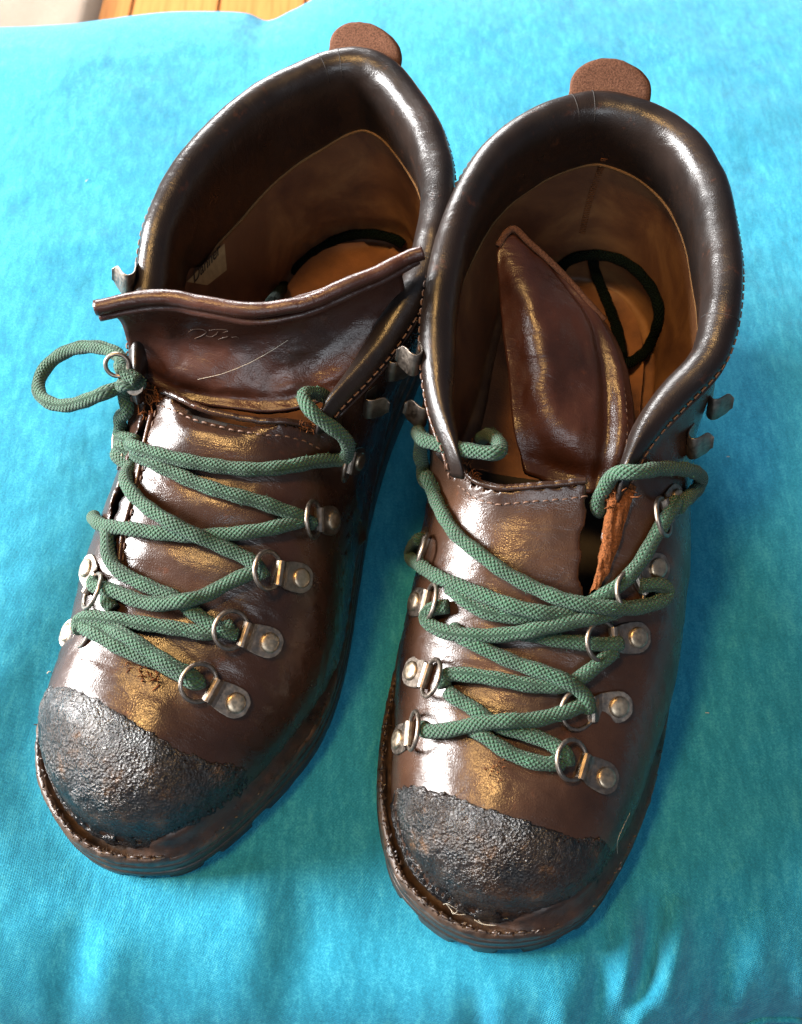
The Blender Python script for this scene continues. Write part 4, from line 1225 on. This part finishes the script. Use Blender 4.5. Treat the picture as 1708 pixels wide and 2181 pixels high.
HOOKS = [
    ('L', (4.51, 18.31, 11.05), (0.93, -0.36, -0.06), (0.0, -0.15, -1)),
    ('L', (3.96, 17.13, 10.03), (0.92, -0.4, -0.02), (0.0, -0.15, -1)),
    ('R', (-5.51, 17.58, 12.15), (-0.93, -0.32, 0.15), (0, -0.15, -1)),
    ('R', (-5.11, 16.92, 9.97), (-0.9, -0.38, 0.2), (0, -0.15, -1)),
    ('R', (5.34, 18.96, 10.16), (0.92, -0.3, 0.15), (0.0, -0.15, -1)),
    ('R', (4.66, 17.12, 9.94), (0.9, -0.33, 0.2), (0.0, -0.15, -1)),
    ('L', (-5.71, 18.58, 12.34), (-0.9, -0.35, 0.2), (0, -0.15, -1)),
]
# ------------------------------------------------------------------ assembly
# -----
def clear(B, P, r):
    """keep a lace outside the leather it lies on"""
    bv = B['bvh']
    P = P.copy()
    for i in range(len(P)):
        q = Vector(P[i])
        h, n, idx, dist = bv.find_nearest(q)
        if h is None: continue
        s = (q - h).dot(n)
        if s < r and dist < 0.9: P[i] = np.array(q + n * (r - s))
    return P


def on_insole(k): return k.startswith(('LI', 'RI'))


for B, root, key in ((BOOT_L, boots[0], 'L'), (BOOT_R, boots[1], 'R')):
    me = B['upper'].data
    B['bvh'] = BVHTree.FromPolygons([v.co / SC for v in me.vertices], [tuple(p.vertices) for p in me.polygons])
    hairs = []
    for name, (k, pts) in LACES.items():
        if k != key or name.startswith('S'): continue
        P = resample(catmull(pts, 14), step=0.12)
        if not on_insole(name):
            P[2:-8] = clear(B, P, 0.25)[2:-8]
        P = smooth_line(P, 6)
        r = (0.268 if not on_insole(name) else 0.25) + 0.014 * np.sin(np.arange(len(P)) * 0.7)
        V, F, uv = tube_data(P, r, 18)
        mesh_np('lace', V, F, M['lace_end' if on_insole(name) else 'lace'], root, uv)
        if on_insole(name): continue
        T = norm(np.gradient(P, axis=0))
        for i in RNG.integers(1, len(P) - 1, int(len(P) * 1.7)):
            d = RNG.normal(size=3); d -= T[i] * (d @ T[i]); d /= np.linalg.norm(d)
            a = P[i] + d * 0.255; L = RNG.uniform(0.06, 0.2)
            b = a + d * L * 0.6 + T[i] * RNG.uniform(-1, 1) * L
            w = np.cross(d, T[i]) * 0.006
            hairs.append((np.array([a - w, a + w, b + w * .4, b - w * .4]), [(0, 1, 2, 3)]))
    V, F, _ = join(hairs)
    tag(mesh_np('lace_fuzz', V, F, M['fuzz'], root), kind='stuff')

for k, o, t, n, kw in RINGS:
    kw = dict(kw); n = kw.pop('n', n); o = kw.pop('o', o)
    lace_ring(boots[0] if k == 'L' else boots[1], o, t, n, **kw)
for k, o, n, d in HOOKS:
    speed_hook(boots[0] if k == 'L' else boots[1], o, n, d)


def S(k): return np.array(LACES['S_' + k][1], float)


def fray(name, pts, n, root, mat, L=0.35, r=0.03, up=(0, -0.2, 1)):
    """tuft of torn leather fibres"""
    parts = []
    for i in range(n):
        a = pts[RNG.integers(len(pts))] + RNG.normal(size=3) * np.array([0.12, 0.12, 0.02])
        d = RNG.normal(size=3) * 0.8 + np.array(up) * 0.55
        b = a + norm(d) * L * RNG.uniform(0.4, 1.0)
        m = (a + b) / 2 + RNG.normal(size=3) * 0.06
        parts.append(tube_data(catmull([a - np.array(up) * 0.1, m, b], 4), np.linspace(r, r * 0.35, 9), 5))
    V, F, uv = join(parts)
    return tag(mesh_np(name, V, F, mat, root), kind='stuff')


bl, br = boots
# left boot: stitched flap edge, frayed spots, hair, script pressed into the tongue, insole label
seam = np.concatenate([[(-3.72, 14.3, 9.95)], S('seam_l')[1:]])
tube('flap_edge', smooth_line(catmull(seam, 10), 3), 0.10, M['tongue'], bl, 8)
stitches('flap_edge_stitching', smooth_line(catmull(seam, 10), 3) + np.array([0.16, 0, 0.07]), 0.24, 0.2, 0.035, M['thread'], bl)
fray('torn_fibres', S('fray'), 46, bl, M['raw'], 0.34, 0.035)
fray('torn_fibres', np.array([(-4.0, 14.9, 10.0), (-3.8, 15.0, 10.2), (-4.1, 14.4, 9.7), (-3.5, 14.9, 10.3)]), 60, bl, M['raw'], 0.5, 0.03)
fray('torn_fibres', np.array([(2.6, 15.2, 10.4), (2.3, 15.0, 10.45)]), 26, bl, M['raw'], 0.4, 0.022)
fray('torn_fibres', np.array([(-3.3, 14.5, 10.3), (-3.0, 14.0, 10.4), (-3.5, 15.0, 10.3)]), 40, br, M['raw'], 0.4, 0.022)
fray('torn_fibres', S('fray_r'), 14, br, M['raw'], 0.22, 0.025)
tube('stray_hair', catmull(S('hair'), 10), 0.0075, M['hair'], bl, 5)
parts = [tube_data(catmull(S('script%d' % i), 8), 0.015, 6) for i in range(1, 6)]
V, F, _ = join(parts)
tag(mesh_np('pressed_script', V, F, M['worn_and_glint'], bl), kind='stuff')  # highlights of the embossing are painted as pale strokes

lb = S('label')
n = norm(np.cross(lb[1] - lb[0], lb[3] - lb[0])); n = n if n[2] > 0 else -n
G = patch([np.array([lb[0], (lb[0] + lb[1]) / 2, lb[1]]), np.array([(lb[0] + lb[3]) / 2, lb.mean(0), (lb[1] + lb[2]) / 2]), np.array([lb[3], (lb[3] + lb[2]) / 2, lb[2]])], 8, 8)
lab = mesh_np('insole_label', G.reshape(-1, 3) + n * 0.05, grid_faces(8, 8), M['label'], bl)
tx = S('text')
cu = bpy.data.curves.new('text', 'FONT'); cu.body = 'Danner'; cu.shear = 0.35; cu.size = 0.01; cu.extrude = 0.00005
cu.offset = 0.0001
to = bpy.data.objects.new('text', cu); COL.objects.link(to)
bpy.context.view_layer.update()
tm = bpy.data.meshes.new_from_object(to.evaluated_get(bpy.context.evaluated_depsgraph_get()))
bpy.data.objects.remove(to)
ex = norm(tx[1] - tx[0]); ey = np.cross(n, ex); ex = np.cross(ey, n)
co = np.array([v.co for v in tm.vertices])
sc_ = np.linalg.norm(tx[1] - tx[0]) / co[:, 0].max()
co = tx[0] + n * 0.085 + sc_ * (co[:, :1] * ex + co[:, 1:2] * ey * 1.0) + co[:, 2:] * n * 100
fc = [tuple(p.vertices) for p in tm.polygons]
mesh_np('printed_word', co, fc, M['print'], lab, smooth=False)

# right boot: torn flap beside the slit, heel seam of the lining
A = np.array([(1.95, 14.1, 10.75), (1.84, 13.2, 10.35), (1.84, 12.3, 9.85), (1.8, 11.5, 9.35), (1.62, 10.7, 8.9)])
Bb = np.array([(2.75, 14.0, 10.95), (2.62, 13.3, 10.5), (2.5, 12.6, 10.0), (2.32, 11.77, 9.5), (1.9, 10.7, 9.0)])
G = patch([A - [0, 0, 0.6], A, (A * .65 + Bb * .35) + [0, 0, 0.1], (A * .3 + Bb * .7) + [0, 0, 0.05], Bb - [0, 0, .08]], 90, 30)
V = G.reshape(-1, 3); Q = grid_faces(90, 30)
V = V + vnormals(V, Q) * (0.13 * vnoise(V * [3, 0.7, 1], 2.0, 5, 4))[:, None]
mesh_np('torn_edge', V, Q, M['raw'], br)
fray('torn_fibres', np.array([(1.95, 13.9, 10.8), (2.3, 13.9, 10.9), (1.9, 13.3, 10.5)]), 40, br, M['raw'], 0.45, 0.03)
bs = S('backseam'); zz = resample(catmull(bs, 10), step=0.12)
side = np.array([0.14, 0, 0])
parts = [tube_data(np.array([p - side, p + side]), 0.022, 5) for p in zz]
V, F, _ = join(parts)
tag(mesh_np('heel_seam_stitching', V, F, M['raw'], br), kind='stuff')
for i in range(1, 6):
    tube('stray_hair', smooth_line(catmull(S('hairr%d' % i), 10), 2), 0.006, M['hair'], br, 5)
# specks of lint on the cloth
parts = []
for x, y in [(-17.2, 33.5), (12.5, 2.8), (-14.6, 4.5), (15.3, 15.5), (11.0, 39)]:
    zz = cushion_z(np.array([[x]]), np.array([[y]]), feet)[0, 0]
    a = RNG.uniform(0, 6.28); L = RNG.uniform(0.05, 0.12)
    q = np.array([(x - L * math.cos(a), y - L * math.sin(a), zz + 0.04), (x, y, zz + 0.09), (x + L * math.cos(a + 0.6), y + L * math.sin(a + 0.6), zz + 0.04)])
    parts.append(tube_data(catmull(q, 5), 0.018, 5))
V, F, _ = join(parts)
tag(mesh_np('lint', V, F, M['hair']), 'pale specks of lint scattered over the turquoise cloth', 'lint', kind='stuff')
